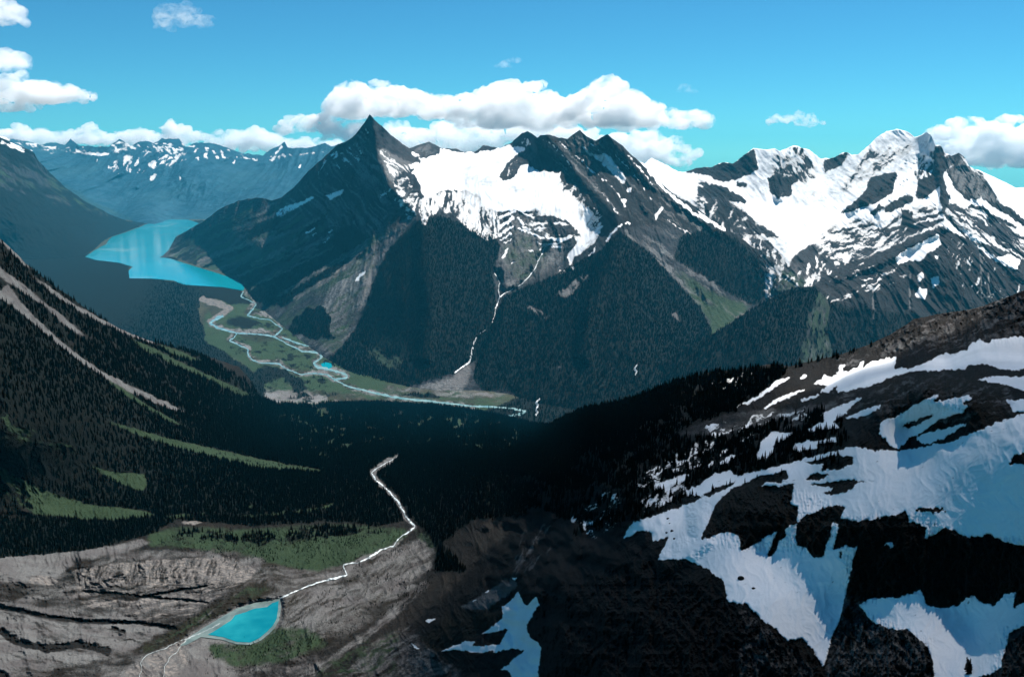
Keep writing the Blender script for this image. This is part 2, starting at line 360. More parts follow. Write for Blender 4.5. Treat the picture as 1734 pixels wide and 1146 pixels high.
# ------------------------------------------------------------------ central massif: pointed peak, hanging glacier, twin aretes, forested spurs
def rel_mid(PX, PY, P, D, m):
    x, y, z = P[..., 0], P[..., 1], P[..., 2]
    w1 = .35 * fbm(x / 700, z / 700, 3, 5)
    r = ridged(x / 620 + w1, z / 1500 + .2 * w1, 5, 23, .55)
    r2 = ridged(x / 150 + w1 * 2, z / 520, 4, 27, .6)
    hi = sstep(0, 450, z)
    r3 = ridged(x / 48 + w1 * 3, z / 150, 3, 29, .6)
    amp = (165 * (r - .45) + 75 * (r2 - .4) + 24 * (r3 - .4)) * (1 - .62 * m['snow']) * (1 - .55 * m['forest'])
    d = -amp * hi - 160 * m['ridge'] + 160 * m['gully']
    return d - 14 * fbm(x / 60, z / 60, 3, 61) * (1 - .6 * m['snow'])
cv = Cover()
# left shoulder: streaks of scree and brush running down to the valley
cv.poly('scree', .40, "640,300 560,300 470,340 400,345 300,400 270,440 420,500 470,560 560,610 640,520 700,390 720,330", 8, (32, 60, 5, 1.0, 3))
cv.poly('grass', .46, "470,345 400,350 300,405 280,440 420,490 480,560 570,600 610,520 650,430 560,380", 8, (31, 70, 6, 1.5, 9))
cv.poly('forest', .36, "450,340 300,400 280,440 420,490 480,520 560,440 610,420 540,360", 8, (31, 80, 7, 1.7, 14))
cv.poly('forest', .9, "556,395 590,380 625,400 620,430 560,470 480,520 412,505 410,482 470,470 530,430", 4, (32, 40, 8, .8, 15))
cv.poly('forest', 1, "488,556 498,538 512,530 518,521 532,524 541,516 549,520 552,532 562,540 556,552 560,566 574,574 548,572 530,576 512,566 496,568", 2, (30, 16, 6, 1.1))
cv.poly('scree', .8, "600,440 650,440 655,470 620,515 560,545 520,560 560,500", 5, (40, 40, 4, .9, 19))
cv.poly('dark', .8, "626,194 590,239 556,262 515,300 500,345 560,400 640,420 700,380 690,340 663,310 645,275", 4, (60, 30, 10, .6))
cv.line('warm', .5, 5, "600,420 640,400 690,375", 4)
for s, w_ in (("459,396 400,420 336,444", (11, 5)), ("563,399 480,436 394,470", (5, 4)), ("537,422 480,456 423,490", 4), ("563,419 510,446 453,474", (5, 3)), ("638,402 560,448 472,500", (11, 6)), ("466,363 410,383 362,399", (8, 4)), ("518,402 470,428 427,448", (15, 8)), ("660,393 628,412 595,435", (12, 8)), ("600,440 560,470 500,505", (6, 9)), ("540,370 500,390 440,412", (7, 3))):
    cv.line('forest', .1, w_, s, 5, (32, 40, 4, 1.0, 40)); cv.line('slab', .62, w_, s, 5, (32, 44, 3.4, 1.4, 41)); cv.line('grass', .4, w_, s, 6, (32, 40, 5, 1.4, 42))
# sunlit scree under the pointed peak and the rock of the far rim
cv.poly('scree', .75, "634,247 662,258 690,272 711,278 690,287 675,296 664,309 655,303 645,276", 2, (-38, 16, 3, .6, 5))
cv.poly('scree', .5, "700,252 727,241 745,258 720,266 700,268", 2, (40, 12, 3, .9, 5))
# snow and ice
cv.poly('snow', 1, "712,273 711,267 726,267 744,261 744,252 750,250 765,253 780,258 789,260 795,257 808,258 817,255 829,256 843,252 855,249 870,245 883,236 890,254 873,263 864,272 853,285 847,293 847,300 859,304 867,302 873,296 883,276 893,278 914,289 918,290 939,292 953,289 947,297 949,310 960,317 968,329 977,338 988,339 991,348 1000,353 1005,360 1015,369 1022,376 1015,388 1010,402 1005,414 986,427 972,435 968,446 970,454 958,456 963,447 961,433 968,423 977,414 973,402 987,400 977,392 972,385 965,378 946,369 932,371 918,367 907,355 890,359 878,353 864,357 848,360 834,355 820,350 810,332 790,324 757,321 747,323 735,329 720,333 712,326 711,314 705,300 696,294 702,288 693,281", 1, (40, 20, 6, .3))
cv.poly('snow', .60, "720,332 747,323 790,323 810,331 822,351 848,360 850,374 846,398 838,408 830,414 815,402 800,394 785,383 770,370 757,362 745,358 730,368 722,380 712,380 710,364 692,364 700,346", 2, (84, 26, 4.0, 1.5, 4))
cv.poly('snow', .52, "662,303 690,299 702,318 712,335 700,350 690,362 678,354 668,330", 2, (10, 9, 4.5, 1.6, 4)); cv.poly('snow', .38, "672,350 700,356 712,372 700,380 684,368", 2, (40, 8, 4, 1.5, 5))
cv.poly('snow', .46, "640,250 672,262 694,280 704,288 690,296 664,304 656,290 645,268", 2, (-37, 20, 3.0, 1.5, 4)); cv.poly('snow', .42, "696,252 712,262 712,278 700,272", 1, (-37, 16, 2.6, 1.4, 5))
cv.poly('snow', .74, "949,300 968,325 1000,350 1024,375 1013,401 1004,415 985,428 998,396 985,370 962,348 944,325 940,305", 2, (45, 24, 3.2, 1.4, 6)); cv.poly('snow', .34, "951,290 975,312 1005,345 1034,374 1022,384 1000,356 972,334 952,314", 2, (45, 20, 2.6, 1.2, 7))
cv.poly('snow', .40, "890,361 907,356 946,370 972,386 986,401 965,402 930,399 905,393 888,382", 2, (14, 16, 4, 1.7, 6)); cv.poly('snow', .42, "838,356 852,362 864,358 872,353 868,372 850,372", 1, (20, 10, 3, 1.3, 8))
for s, w_ in (("847,370 858,365 873,357", 4), ("847,386 857,379 869,370", 6), ("847,398 857,391 867,383", 5), ("847,407 866,395", 3), ("853,411 866,405", 2), ("877,354 890,363 904,368", 3), ("879,388 898,394 912,400 920,404", 4), ("886,384 897,389", 4), ("878,370 886,379", 5), ("924,400 939,406 953,406 966,400", 5),
              ("910,410 921,415 942,413 954,408", 2.6), ("936,418 950,417", 4), ("915,421 924,417", 5), ("860,420 856,428 851,436", 4), ("896,423 902,426", 3), ("865,447 871,443", 2), ("1060,379 1066,378", 3), ("1053,381 1044,387 1036,394 1028,410", 4), ("1008,419 998,435", 3)):
    cv.line('snow', .95, w_, s, 1.6, (30, 9, 3, .9, 9))
cv.poly('snow', .48, "940,450 962,446 975,451 970,464 948,465", 2, (10, 8, 4, 1.7))
cv.poly('wet', .45, "760,285 800,270 880,262 850,285 800,292", 5, (5, 30, 6, .8)); cv.poly('wet', .5, "770,292 840,296 880,310 900,330 850,322 800,312", 5, (20, 26, 5, 1.1)); cv.poly('wet', .4, "880,290 940,292 950,308 900,300", 4); cv.poly('wet', .4, "905,350 960,350 985,362 940,366", 4)  # grey shadow patches on the glacier snow, put into its colour
# rocks standing out of the ice
cv.poly('snow', 0, "848,302 849,293 862,279 880,268 893,255 905,262 912,280 890,278 876,284 864,302 855,304", 2)
cv.poly('snow', .25, "852,302 862,280 884,262 895,258 880,275 866,300", 1, (68, 30, 2.6, 1.6, 8))
cv.poly('snow', 0, "884,225 893,222 908,232 898,250 884,248 866,250 874,236", 1, (30, 8, 4, .4))
cv.poly('snow', .4, "884,246 874,238 889,226 905,248", 1, (55, 20, 2.5, 1.6))
cv.poly('scree', .55, "842,395 868,355 885,362 905,372 938,394 962,412 955,440 930,462 890,482 862,497 842,490 838,462", 5, (20, 30, 4, .5))
cv.poly('grass', .45, "850,400 880,385 930,420 930,455 890,475 855,470", 8, (10, 14, 5, .8))
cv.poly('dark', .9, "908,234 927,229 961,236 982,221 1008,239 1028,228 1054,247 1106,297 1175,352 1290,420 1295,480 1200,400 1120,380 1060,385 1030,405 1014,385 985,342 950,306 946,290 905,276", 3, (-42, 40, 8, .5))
cv.poly('scree', .30, "905,240 950,236 985,226 1030,232 1100,300 1180,360 1280,425 1200,420 1120,400 1050,385 1010,350 960,300", 5, (-42, 70, 3.2, 1.4, 12))
cv.poly('scree', .40, "622,200 590,245 520,300 480,350 560,420 640,400 665,320 645,270", 5, (-52, 50, 3.5, 1.4, 13))
# snow between the aretes
cv.poly('snow', .85, "978,245 992,250 1003,262 1030,262 1039,272 1053,291 1061,304 1056,314 1050,310 1036,292 1012,272 990,258", 2, (45, 22, 3.5, 1.0, 4))
cv.line('snow', .5, 4, "940,236 960,252 975,263 1000,288 1020,305", 2, (45, 7, 3, 2.0))
cv.line('snow', .5, 3, "1020,300 1045,325 1058,350", 2, (45, 7, 3, 2.2))
for s in ("1042,264 1064,284 1084,310 1104,338", "1000,244 1012,252 1022,262", "1062,262 1084,286 1106,312", "918,236 936,246 952,262 968,282", "1010,318 1030,340 1046,362", "1130,372 1150,386 1172,396"): cv.line('snow', .52, 3.2, s, 1.6, (45, 7, 2.6, 2.0, 71))
cv.line('snow', .95, 5, "1098,290 1112,305 1122,318 1146,339 1172,360 1186,366 1200,376", 2, (40, 18, 4, .9))
cv.line('snow', .85, (3, 7), "1178,352 1190,364 1206,376 1226,388", 2, (40, 14, 4, 1.2))
for s in ("1060,322 1070,316 1070,324 1062,328", "1126,348 1118,360 1112,372 1109,376 1110,362 1118,352", "1054,335 1062,338 1058,346 1052,342", "1168,385 1152,402 1150,404 1160,390"):
    cv.poly('snow', 1, s, 1)
# snow left on the dark flank of the pointed peak
for s in ("466,363 472,356 515,337 534,330 527,339 495,356 475,369", "550,332 565,325 584,320 578,330 560,338", "515,395 533,384 535,387 520,398", "527,398 537,392 536,396 528,400", "553,395 564,387 565,390 556,397",
          "544,412 560,401 560,404 547,414", "599,477 612,460 620,456 618,462 606,476", "628,434 633,432 631,437", "602,243 606,252 616,268 614,268 604,256", "663,322 660,320 653,335 655,336", "605,372 608,364 607,378"):
    cv.poly('snow', .9, s, 1)
cv.poly('snow', .30, "590,245 626,200 640,215 620,260 600,290 560,310 540,300", 3, (-52, 18, 3, 1.3))
cv.poly('snow', .33, "556,262 580,250 585,262 540,300 515,310", 3, (40, 12, 3, 1.4))
cv.poly('snow', .34, "640,300 665,320 680,345 640,340", 3, (40, 12, 3, 1.3))
# forests of the two spurs
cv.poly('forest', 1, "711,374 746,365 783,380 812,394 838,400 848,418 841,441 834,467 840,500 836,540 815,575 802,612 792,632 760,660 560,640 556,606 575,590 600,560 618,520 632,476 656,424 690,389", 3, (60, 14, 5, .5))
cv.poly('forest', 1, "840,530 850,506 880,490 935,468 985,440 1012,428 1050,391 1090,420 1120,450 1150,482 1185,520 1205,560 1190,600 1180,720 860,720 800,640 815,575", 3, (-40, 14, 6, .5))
cv.poly('forest', .9, "1150,400 1200,385 1250,405 1290,445 1302,500 1275,520 1240,500 1180,460 1140,440", 5, (-40, 16, 7, .6))
cv.poly('scree', .45, "1056,388 1090,418 1122,452 1190,530 1260,540 1270,500 1200,470 1150,430 1100,400", 4, (-38, 40, 4, 1.3))
cv.poly('grass', .7, "1130,440 1200,490 1270,515 1265,530 1200,575 1180,575 1205,545 1160,490", 5, (-35, 30, 5, .9))
cv.line('scree', .8, 5, "1060,392 1095,432 1130,455 1165,488 1200,520", 4, (-40, 20, 4, .8))
cv.poly('scree', .8, "1185,572 1195,555 1225,560 1215,580", 3)
for s in ("1128,525 1145,530 1158,548 1150,548", "1055,498 1075,518 1095,548 1080,530", "935,500 965,505 995,470 1000,460 985,460 965,480", "880,520 900,515 935,535 925,545", "884,570 892,555 890,570"):
    cv.poly('scree', .75, s, 2); cv.poly('forest', .35, s, 3, (-40, 10, 4, 1.2))
cv.poly('forest', .55, "610,590 650,560 700,590 690,630 620,630", 10, (-30, 18, 8, 1.0)); cv.poly('grass', .6, "600,570 660,555 700,580 690,630 620,640", 8)
cv.poly('forest', .6, "920,610 960,620 950,640 925,630", 4, (-30, 10, 6, .9))
# fan of gravel at the stream mouth, meadow edge
cv.poly('forest', 0, "770,630 794,612 802,616 798,640 790,655 760,668 720,668 690,655 740,640", 3, (10, 14, 6, .7))
cv.poly('scree', .7, "770,632 792,614 800,618 795,648 780,668 740,672 700,655 740,645", 4, (10, 20, 5, .6))
cv.poly('scree', .4, "800,670 840,660 880,668 870,680 800,690", 4); cv.poly('forest', .3, "800,662 850,655 880,668 870,680 800,690", 4, (10, 14, 6, .9))
cv.line('gully', 1, 16, "842,465 846,495 838,535 815,575 800,612", 14)
cv.line('gully', .8, 12, "925,418 905,455 878,490 846,502", 12)
cv.line('ridge', 1, 26, "1050,388 1030,440 1000,520 990,600", 24)
cv.line('ridge', .8, 26, "715,368 720,440 730,530 720,600", 24)
cv.line('ridge', .9, 14, "927,230 985,300 1040,360 1054,385", 12)
cv.line('ridge', .8, 12, "1028,228 1090,300 1150,345 1220,395", 11)
cv.line('gully', .6, 12, "1000,262 1040,292 1062,325 1090,365", 10)
cv.line('ridge', 1.0, 14, "626,194 640,270 664,318 700,356", 12)
cv.line('ridge', .6, 20, "626,194 590,290 540,360 470,420", 16)
FOOT = "255,446 290,441 317,450 360,463 404,478 440,524 490,566 560,616 600,636 660,652 760,666 860,672 930,690 1000,700 1080,706 1150,690 1200,650 1260,580 1312,520"
fb = pts(FOOT)
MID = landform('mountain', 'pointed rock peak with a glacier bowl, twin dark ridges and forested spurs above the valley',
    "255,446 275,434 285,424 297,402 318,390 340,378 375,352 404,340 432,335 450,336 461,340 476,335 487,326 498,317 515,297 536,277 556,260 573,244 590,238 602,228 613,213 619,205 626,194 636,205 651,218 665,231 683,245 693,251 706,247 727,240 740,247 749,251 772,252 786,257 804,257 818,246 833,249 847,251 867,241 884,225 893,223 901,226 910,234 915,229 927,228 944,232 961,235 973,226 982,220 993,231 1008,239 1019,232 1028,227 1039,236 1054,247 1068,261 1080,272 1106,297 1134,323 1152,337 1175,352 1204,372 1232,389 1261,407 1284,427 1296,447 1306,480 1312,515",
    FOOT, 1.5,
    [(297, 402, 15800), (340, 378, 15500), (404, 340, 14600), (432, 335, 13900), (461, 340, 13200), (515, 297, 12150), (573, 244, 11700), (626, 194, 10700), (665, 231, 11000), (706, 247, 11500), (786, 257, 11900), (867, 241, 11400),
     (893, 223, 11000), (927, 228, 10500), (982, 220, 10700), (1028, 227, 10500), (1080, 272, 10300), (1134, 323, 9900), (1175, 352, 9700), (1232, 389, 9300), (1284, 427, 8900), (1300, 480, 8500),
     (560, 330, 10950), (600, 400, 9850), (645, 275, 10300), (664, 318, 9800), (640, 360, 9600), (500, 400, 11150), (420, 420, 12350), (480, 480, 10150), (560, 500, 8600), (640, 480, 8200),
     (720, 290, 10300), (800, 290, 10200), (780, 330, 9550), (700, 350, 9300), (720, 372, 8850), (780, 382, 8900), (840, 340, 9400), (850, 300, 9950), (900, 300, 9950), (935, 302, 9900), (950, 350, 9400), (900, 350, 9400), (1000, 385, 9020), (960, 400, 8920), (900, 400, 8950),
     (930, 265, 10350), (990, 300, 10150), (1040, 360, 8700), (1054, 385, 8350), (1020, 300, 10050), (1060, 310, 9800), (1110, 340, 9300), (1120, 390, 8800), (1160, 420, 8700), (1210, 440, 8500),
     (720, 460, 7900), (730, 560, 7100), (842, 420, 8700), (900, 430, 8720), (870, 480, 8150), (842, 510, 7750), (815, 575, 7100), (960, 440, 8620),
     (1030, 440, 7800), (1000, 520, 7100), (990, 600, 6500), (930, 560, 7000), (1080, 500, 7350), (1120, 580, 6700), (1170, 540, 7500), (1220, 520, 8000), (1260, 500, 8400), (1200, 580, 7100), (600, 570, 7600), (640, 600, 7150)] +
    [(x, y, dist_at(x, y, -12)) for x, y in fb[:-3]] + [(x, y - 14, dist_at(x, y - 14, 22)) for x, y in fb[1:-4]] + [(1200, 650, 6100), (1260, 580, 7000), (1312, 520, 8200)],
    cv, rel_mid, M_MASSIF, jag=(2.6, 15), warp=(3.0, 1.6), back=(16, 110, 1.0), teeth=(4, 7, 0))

# ------------------------------------------------------------------ snow mountain on the right with its glacier and cliffs
def rel_right(PX, PY, P, D, m):
    x, y, z = P[..., 0], P[..., 1], P[..., 2]
    w1 = .35 * fbm(x / 600, z / 600, 3, 5)
    r = ridged(x / 520 + w1, z / 1300 + .2 * w1, 5, 33, .55)
    r2 = ridged(x / 130 + w1 * 2, z / 420, 4, 37, .6)
    r3 = ridged(x / 45 + w1 * 3, z / 140, 3, 39, .6)
    amp = (165 * (r - .45) + 75 * (r2 - .4) + 24 * (r3 - .4)) * (1 - .55 * m['snow']) * (1 - .5 * m['forest'])
    return -amp - 170 * m['ridge'] + 170 * m['gully'] - 16 * fbm(x / 55, z / 55, 3, 61) * (1 - .5 * m['snow'])
cv = Cover()
cv.poly('snow', 1, "1060,255 1100,262 1160,290 1280,240 1400,250 1520,205 1580,220 1700,330 1860,440 1860,520 1734,430 1650,410 1592,386 1551,401 1517,415 1479,435 1436,430 1400,410 1372,415 1345,432 1335,455 1322,440 1300,408 1260,400 1230,388 1180,350 1120,320", 3, (-20, 26, 8, .35))
cv.poly('snow', .50, "1380,415 1400,385 1450,372 1500,375 1560,345 1590,350 1595,392 1551,405 1517,418 1470,440 1430,452 1400,460 1385,440", 4, (24, 26, 4.5, 1.5, 4))
cv.poly('snow', .55, "1592,345 1612,340 1650,350 1700,375 1760,420 1790,480 1734,440 1690,420 1650,400 1612,385 1594,380", 3, (-36, 44, 4, 1.4, 5))
cv.poly('snow', .40, "1230,392 1262,400 1302,410 1330,440 1338,470 1380,430 1430,440 1420,470 1380,490 1330,520 1290,520 1280,460", 4, (75, 12, 6, 1.6, 6))
cv.poly('snow', .36, "1185,300 1230,335 1290,380 1330,405 1250,398 1200,372 1175,345", 3, (-28, 16, 5, 1.2, 6))
rocks = (("1160,291 1181,284 1204,283 1224,275 1241,277 1261,262 1277,251 1284,285 1270,296 1245,305 1225,308 1198,297", .0, .2), ("1300,301 1318,292 1329,300 1335,266 1349,280 1361,291 1352,308 1341,311 1341,331 1318,336 1303,326", .1, .9),
    ("1341,254 1355,267 1364,282 1384,290 1370,268 1355,249", .3, 1.2), ("1395,271 1436,258 1433,271 1421,282 1395,292", .1, 1.0), ("1473,300 1517,290 1519,300 1511,326 1488,343 1459,352 1419,365 1436,349 1456,334 1468,317", .02, .3),
    ("1548,294 1577,265 1584,246 1597,248 1603,285 1597,300 1606,331 1600,355 1592,343 1592,314 1580,326 1563,340 1550,331 1554,308", .12, .9), ("1600,265 1620,258 1643,285 1655,291 1678,314 1692,343 1734,369 1780,400 1734,383 1661,337 1635,337 1617,320 1603,291", .12, 1.1),
    ("1498,352 1530,330 1548,332 1545,342 1515,355 1500,362", .15, .9), ("1470,362 1490,345 1500,350 1478,366", .2, .9), ("1525,352 1545,358 1545,392 1530,405 1524,390 1530,370", .3, 1.4), ("1246,308 1265,310 1264,318 1248,316", .1, .8),
    ("1180,325 1205,311 1232,318 1264,338 1262,346 1225,335 1195,333", .05, .5), ("1190,345 1220,340 1254,360 1255,378 1230,392 1200,372", .25, 1.2), ("1440,232 1470,262 1460,258", 0, 0))
for p, v, k in rocks[:-1]:
    cv.poly('snow', v, p, 1, (65, 22, 4, k, 4)); cv.poly('dark', .8, p, 3)
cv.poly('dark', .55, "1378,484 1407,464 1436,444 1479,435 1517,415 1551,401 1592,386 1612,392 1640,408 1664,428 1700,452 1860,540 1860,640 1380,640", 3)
cv.poly('snow', 0, "1378,484 1407,464 1436,446 1479,437 1517,417 1551,403 1592,388 1609,393 1638,408 1661,429 1695,452 1734,470 1860,540 1860,640 1380,640", 1, (20, 14, 5, .3))
cv.poly('snow', .5, "1553,268 1588,250 1588,292 1552,306", 1, (60, 10, 3, 1.5, 8)); cv.poly('scree', .6, "1600,262 1640,270 1660,290 1690,345 1650,335 1625,325 1604,290", 2, (86, 26, 5, 1.6, 9)); cv.poly('dark', .9, "1621,297 1649,292 1653,328 1628,326", 2)
for s, w_ in (("1597,358 1566,370 1524,384 1486,394", 3.5), ("1597,372 1570,383 1545,388 1520,402", 3), ("1598,386 1570,394 1540,408 1500,428 1470,440", 5), ("1530,365 1528,380 1524,398", 4), ("1490,398 1520,388", 3), ("1470,392 1488,388", 3), ("1604,350 1630,372 1660,395 1690,425", 2.6), ("1612,346 1650,370 1700,405 1740,440", 2.6), ("1602,366 1626,392 1640,405", 3), ("1650,380 1690,400 1734,430", 2.2), ("1655,362 1690,385 1734,405", 3), ("1640,350 1662,352 1690,372 1720,384", 5), ("1607,331 1602,345 1597,358", 6)):
    cv.line('snow', .08, w_, s, 2, (20, 14, 4, 1.1, 10))
cv.poly('wet', .6, "1640,362 1665,372 1668,388 1650,380", 2)
for s in ("1514,435 1540,421 1570,405 1589,394 1594,415 1574,427 1560,444 1538,440 1522,449", "1684,435 1707,430 1730,441 1721,457 1700,450", "1488,479 1500,462 1514,450 1520,456 1502,476", "1446,455 1462,444 1465,450 1450,459",
          "1395,490 1424,479 1426,483 1401,497", "1551,470 1560,461 1565,468 1556,480", "1548,500 1556,488 1572,490 1566,508 1555,505", "1575,470 1590,464 1592,478 1580,488", "1645,408 1690,436 1720,448 1710,452 1675,436", "1582,430 1590,432 1588,440"):
    cv.poly('snow', 1, s, 1)
cv.poly('snow', .30, "1380,486 1436,450 1480,440 1520,450 1560,470 1480,500 1400,520", 3, (25, 14, 4, 1.2))
cv.poly('snow', .28, "1600,395 1640,410 1700,460 1734,480 1734,520 1640,500 1600,450", 3, (70, 14, 5, 1.1))
for s, w_ in (("1479,490 1479,515 1481,540 1478,575", 3.5), ("1541,455 1542,480 1540,520", 3.5), ("1661,430 1663,470 1664,500", 6), ("1674,462 1676,500", 4), ("1310,470 1306,485 1308,500", 3), ("1395,520 1397,560 1400,600", 3)):
    cv.line('scree', .9, w_, s, 2); cv.line('gully', .3, 6, s, 5)
cv.poly('forest', .75, "1380,492 1440,520 1500,525 1560,535 1640,520 1700,520 1700,640 1380,640", 6, (70, 22, 8, 1.1))
cv.poly('grass', .8, "1372,500 1395,495 1400,540 1398,590 1370,610 1372,560", 5, (80, 20, 5, .8))
cv.poly('grass', .5, "1290,470 1330,450 1380,480 1340,500 1300,500", 5, (60, 12, 5, 1)); cv.poly('scree', .4, "1300,440 1370,440 1380,480 1320,500", 5, (70, 12, 4, 1))
cv.poly('snow', .52, "1305,262 1345,262 1370,285 1385,300 1365,312 1340,300 1310,296", 2, (-50, 12, 4, 1.4, 11)); cv.poly('snow', .62, "1470,255 1530,245 1548,240 1540,262 1500,285 1470,300 1430,330 1420,322", 3, (38, 16, 4, 1.4, 12)); cv.poly('snow', .45, "1370,335 1382,322 1380,330", 1)
cv.poly('wet', .55, "1290,255 1400,270 1470,250 1500,225 1575,225 1540,290 1470,300 1420,350 1390,360 1300,340 1260,330", 8, (-40, 16, 6, 1.3))
cv.poly('wet', .5, "1440,300 1530,250 1580,232 1575,262 1520,290 1440,350", 5, (-35, 22, 5, 1.2)); cv.poly('wet', .8, "1485,238 1500,232 1530,236 1540,240 1520,244 1490,246", 2); cv.poly('wet', .5, "1290,400 1340,405 1345,440 1320,470 1295,450", 4, (70, 10, 5, 1.2))
cv.line('ridge', 1, 12, "1580,228 1594,300 1600,345 1598,385", 12); cv.line('ridge', .9, 14, "1598,385 1560,405 1500,440 1420,470", 12)
cv.line('ridge', .8, 14, "1600,350 1660,405 1734,470", 12); cv.line('ridge', .7, 12, "1540,262 1500,310 1440,355", 12); cv.line('gully', .7, 14, "1560,270 1540,310 1500,360", 12)
cv.line('ridge', .6, 12, "1344,250 1325,300 1318,335", 12); cv.line('gully', .6, 14, "1630,290 1640,340 1680,380", 12)
RIGHT = landform('mountain', 'snow-covered mountain with two white summits, a wide glacier and dark waterfall cliffs',
    "1055,280 1075,272 1091,277 1103,267 1129,280 1149,291 1160,291 1172,287 1181,284 1204,283 1224,275 1241,277 1261,262 1276,251 1292,254 1312,252 1320,256 1344,247 1355,249 1370,254 1390,269 1413,267 1427,258 1436,259 1442,262 1453,261 1470,248 1485,232 1502,223 1519,218 1537,223 1548,232 1560,229 1570,223 1577,229 1584,245 1593,246 1600,259 1612,265 1623,258 1632,265 1641,282 1655,288 1664,294 1672,308 1684,326 1695,337 1710,346 1734,360 1860,430",
    "1055,470 1200,600 1300,640 1860,640", 1.4,
    [(1055, 280, 13400), (1103, 267, 13500), (1160, 291, 12800), (1204, 283, 12400), (1276, 251, 11800), (1344, 247, 11600), (1400, 268, 12000), (1436, 259, 11900), (1485, 232, 12100), (1519, 218, 12200), (1548, 232, 11900), (1577, 228, 11200), (1593, 246, 10900),
     (1623, 258, 10900), (1655, 288, 10700), (1695, 337, 10300), (1734, 360, 10100), (1860, 430, 9400), (1180, 340, 10900), (1230, 325, 11000), (1270, 380, 9900), (1200, 400, 9800), (1100, 380, 11000), (1320, 335, 10500), (1350, 370, 10000), (1400, 330, 10800),
     (1300, 420, 9000), (1310, 480, 8400), (1300, 540, 7900), (1250, 480, 8900), (1420, 400, 9600), (1440, 360, 10100), (1420, 450, 8700), (1500, 330, 10300), (1540, 280, 11100), (1500, 390, 9500), (1490, 350, 9900), (1560, 330, 10000), (1600, 345, 9650), (1590, 390, 8900),
     (1500, 430, 8700), (1660, 350, 9800), (1680, 400, 9250), (1734, 440, 8800), (1600, 430, 8300), (1660, 450, 8350), (1420, 490, 7700), (1480, 500, 7700), (1560, 500, 7850), (1640, 510, 7800), (1734, 510, 7950), (1860, 540, 7800), (1390, 540, 7200), (1450, 560, 7250), (1560, 560, 7300), (1400, 600, 6800), (1200, 600, 7300),
     (1500, 600, 7000), (1700, 600, 7000), (1860, 640, 6900), (1300, 640, 6500), (1500, 640, 6550), (1055, 470, 9500)],
    cv, rel_right, M_MASSIF, jag=(2.6, 14), warp=(3.0, 1.6), back=(14, 120, 1.0), teeth=(4, 7, 0))
cv = Cover(); cv.poly('snow', 1, "1580,270 1860,270 1860,470 1580,470", 2)
BEHIND = landform('mountain', 'white snow slope showing behind the right edge of the snow mountain', "1600,300 1640,287 1655,287 1690,303 1720,318 1745,317 1860,335", "1600,420 1860,520", 3,
    [(1600, 300, 15500), (1655, 287, 15500), (1720, 318, 15000), (1860, 335, 14500), (1600, 420, 13000), (1860, 520, 12000), (1734, 400, 13500)], cv, lambda PX, PY, P, D, m: -120 * ridged(P[..., 0] / 700, P[..., 2] / 900, 4, 3), M_MASSIF, jag=(1.5, 20), back=(8, 250, .7))

# ------------------------------------------------------------------ forested spur in front of the snow mountain
cv = Cover(); cv.poly('forest', 1, "1000,420 1460,420 1460,760 1000,760", 2)
cv.poly('forest', .36, "1366,540 1380,495 1420,480 1420,640 1340,660 1352,600", 5, (80, 16, 5, 1.5)); cv.poly('grass', .55, "1352,540 1380,490 1420,480 1420,640 1340,660", 5, (80, 16, 4, 1.2)); cv.poly('scree', .4, "1366,540 1380,495 1420,480 1420,640 1360,640", 5, (80, 16, 3, 1.3))
SPUR = landform('hill', 'dark forested spur in front of the snow mountain', "1010,690 1040,672 1100,634 1177,581 1210,564 1276,522 1320,496 1349,485 1378,485 1400,505 1420,560", "1010,712 1100,706 1420,690", 1.6,
    [(1010, 690, 5950), (1040, 672, 6150), (1100, 634, 6300), (1177, 581, 6500), (1276, 522, 6850), (1349, 485, 7150), (1400, 505, 7350), (1420, 560, 7300), (1300, 580, 6200), (1200, 640, 5950), (1380, 560, 6750), (1340, 620, 6100), (1420, 640, 6500)] +
    [(x, y, dist_at(x, y, -10)) for x, y in ((1010, 712), (1100, 706), (1200, 702), (1300, 696), (1420, 690))],
    cv, lambda PX, PY, P, D, m: -60 * (ridged(P[..., 0] / 420, P[..., 2] / 900, 4, 43) - .4) * sstep(0, 200, P[..., 2]), M_MASSIF, jag=(1.5, 12), back=(10, 90, .8))

# ------------------------------------------------------------------ valley floor, lake, river
cv = Cover()
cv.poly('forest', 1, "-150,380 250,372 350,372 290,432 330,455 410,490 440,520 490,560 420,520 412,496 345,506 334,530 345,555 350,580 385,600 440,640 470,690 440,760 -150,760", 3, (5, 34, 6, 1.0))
cv.poly('forest', .9, "240,480 345,490 415,495 440,522 400,520 340,508 250,505", 2, (5, 20, 4, .6))
cv.poly('grass', .85, "345,510 420,500 470,545 560,590 570,610 640,640 760,660 900,690 820,695 640,675 560,690 440,690 440,640 400,610 350,590 340,560 350,530", 4, (5, 30, 6, .9))
cv.poly('warm', .25, "345,510 420,500 470,545 560,590 570,610 640,640 760,660 900,690 440,690 440,640 340,560", 6)
cv.poly('scree', .45, "640,650 760,648 880,668 860,690 740,676 660,668", 5, (5, 30, 5, .9)); cv.poly('grass', .35, "640,650 760,648 880,668 860,690 740,676 660,668", 5, (5, 24, 4, 1.2))
cv.poly('dark', .45, "345,510 420,500 470,545 560,590 570,610 640,640 760,660 900,690 440,690 440,640 340,560", 5, (5, 26, 5, 1.5, 8)); cv.poly('forest', .30, "400,540 470,548 560,600 600,640 560,685 450,680 440,620 380,590", 5, (5, 14, 4, 1.6, 9)); cv.poly('scree', .28, "440,640 540,640 640,668 760,680 600,690 450,690", 4, (5, 18, 3, 1.6, 10))
cv.poly('scree', .9, "438,668 480,662 520,664 560,676 540,690 440,692", 4, (3, 20, 4, .6)); cv.poly('slab', .4, "438,668 480,662 520,664 540,690 440,692", 4)
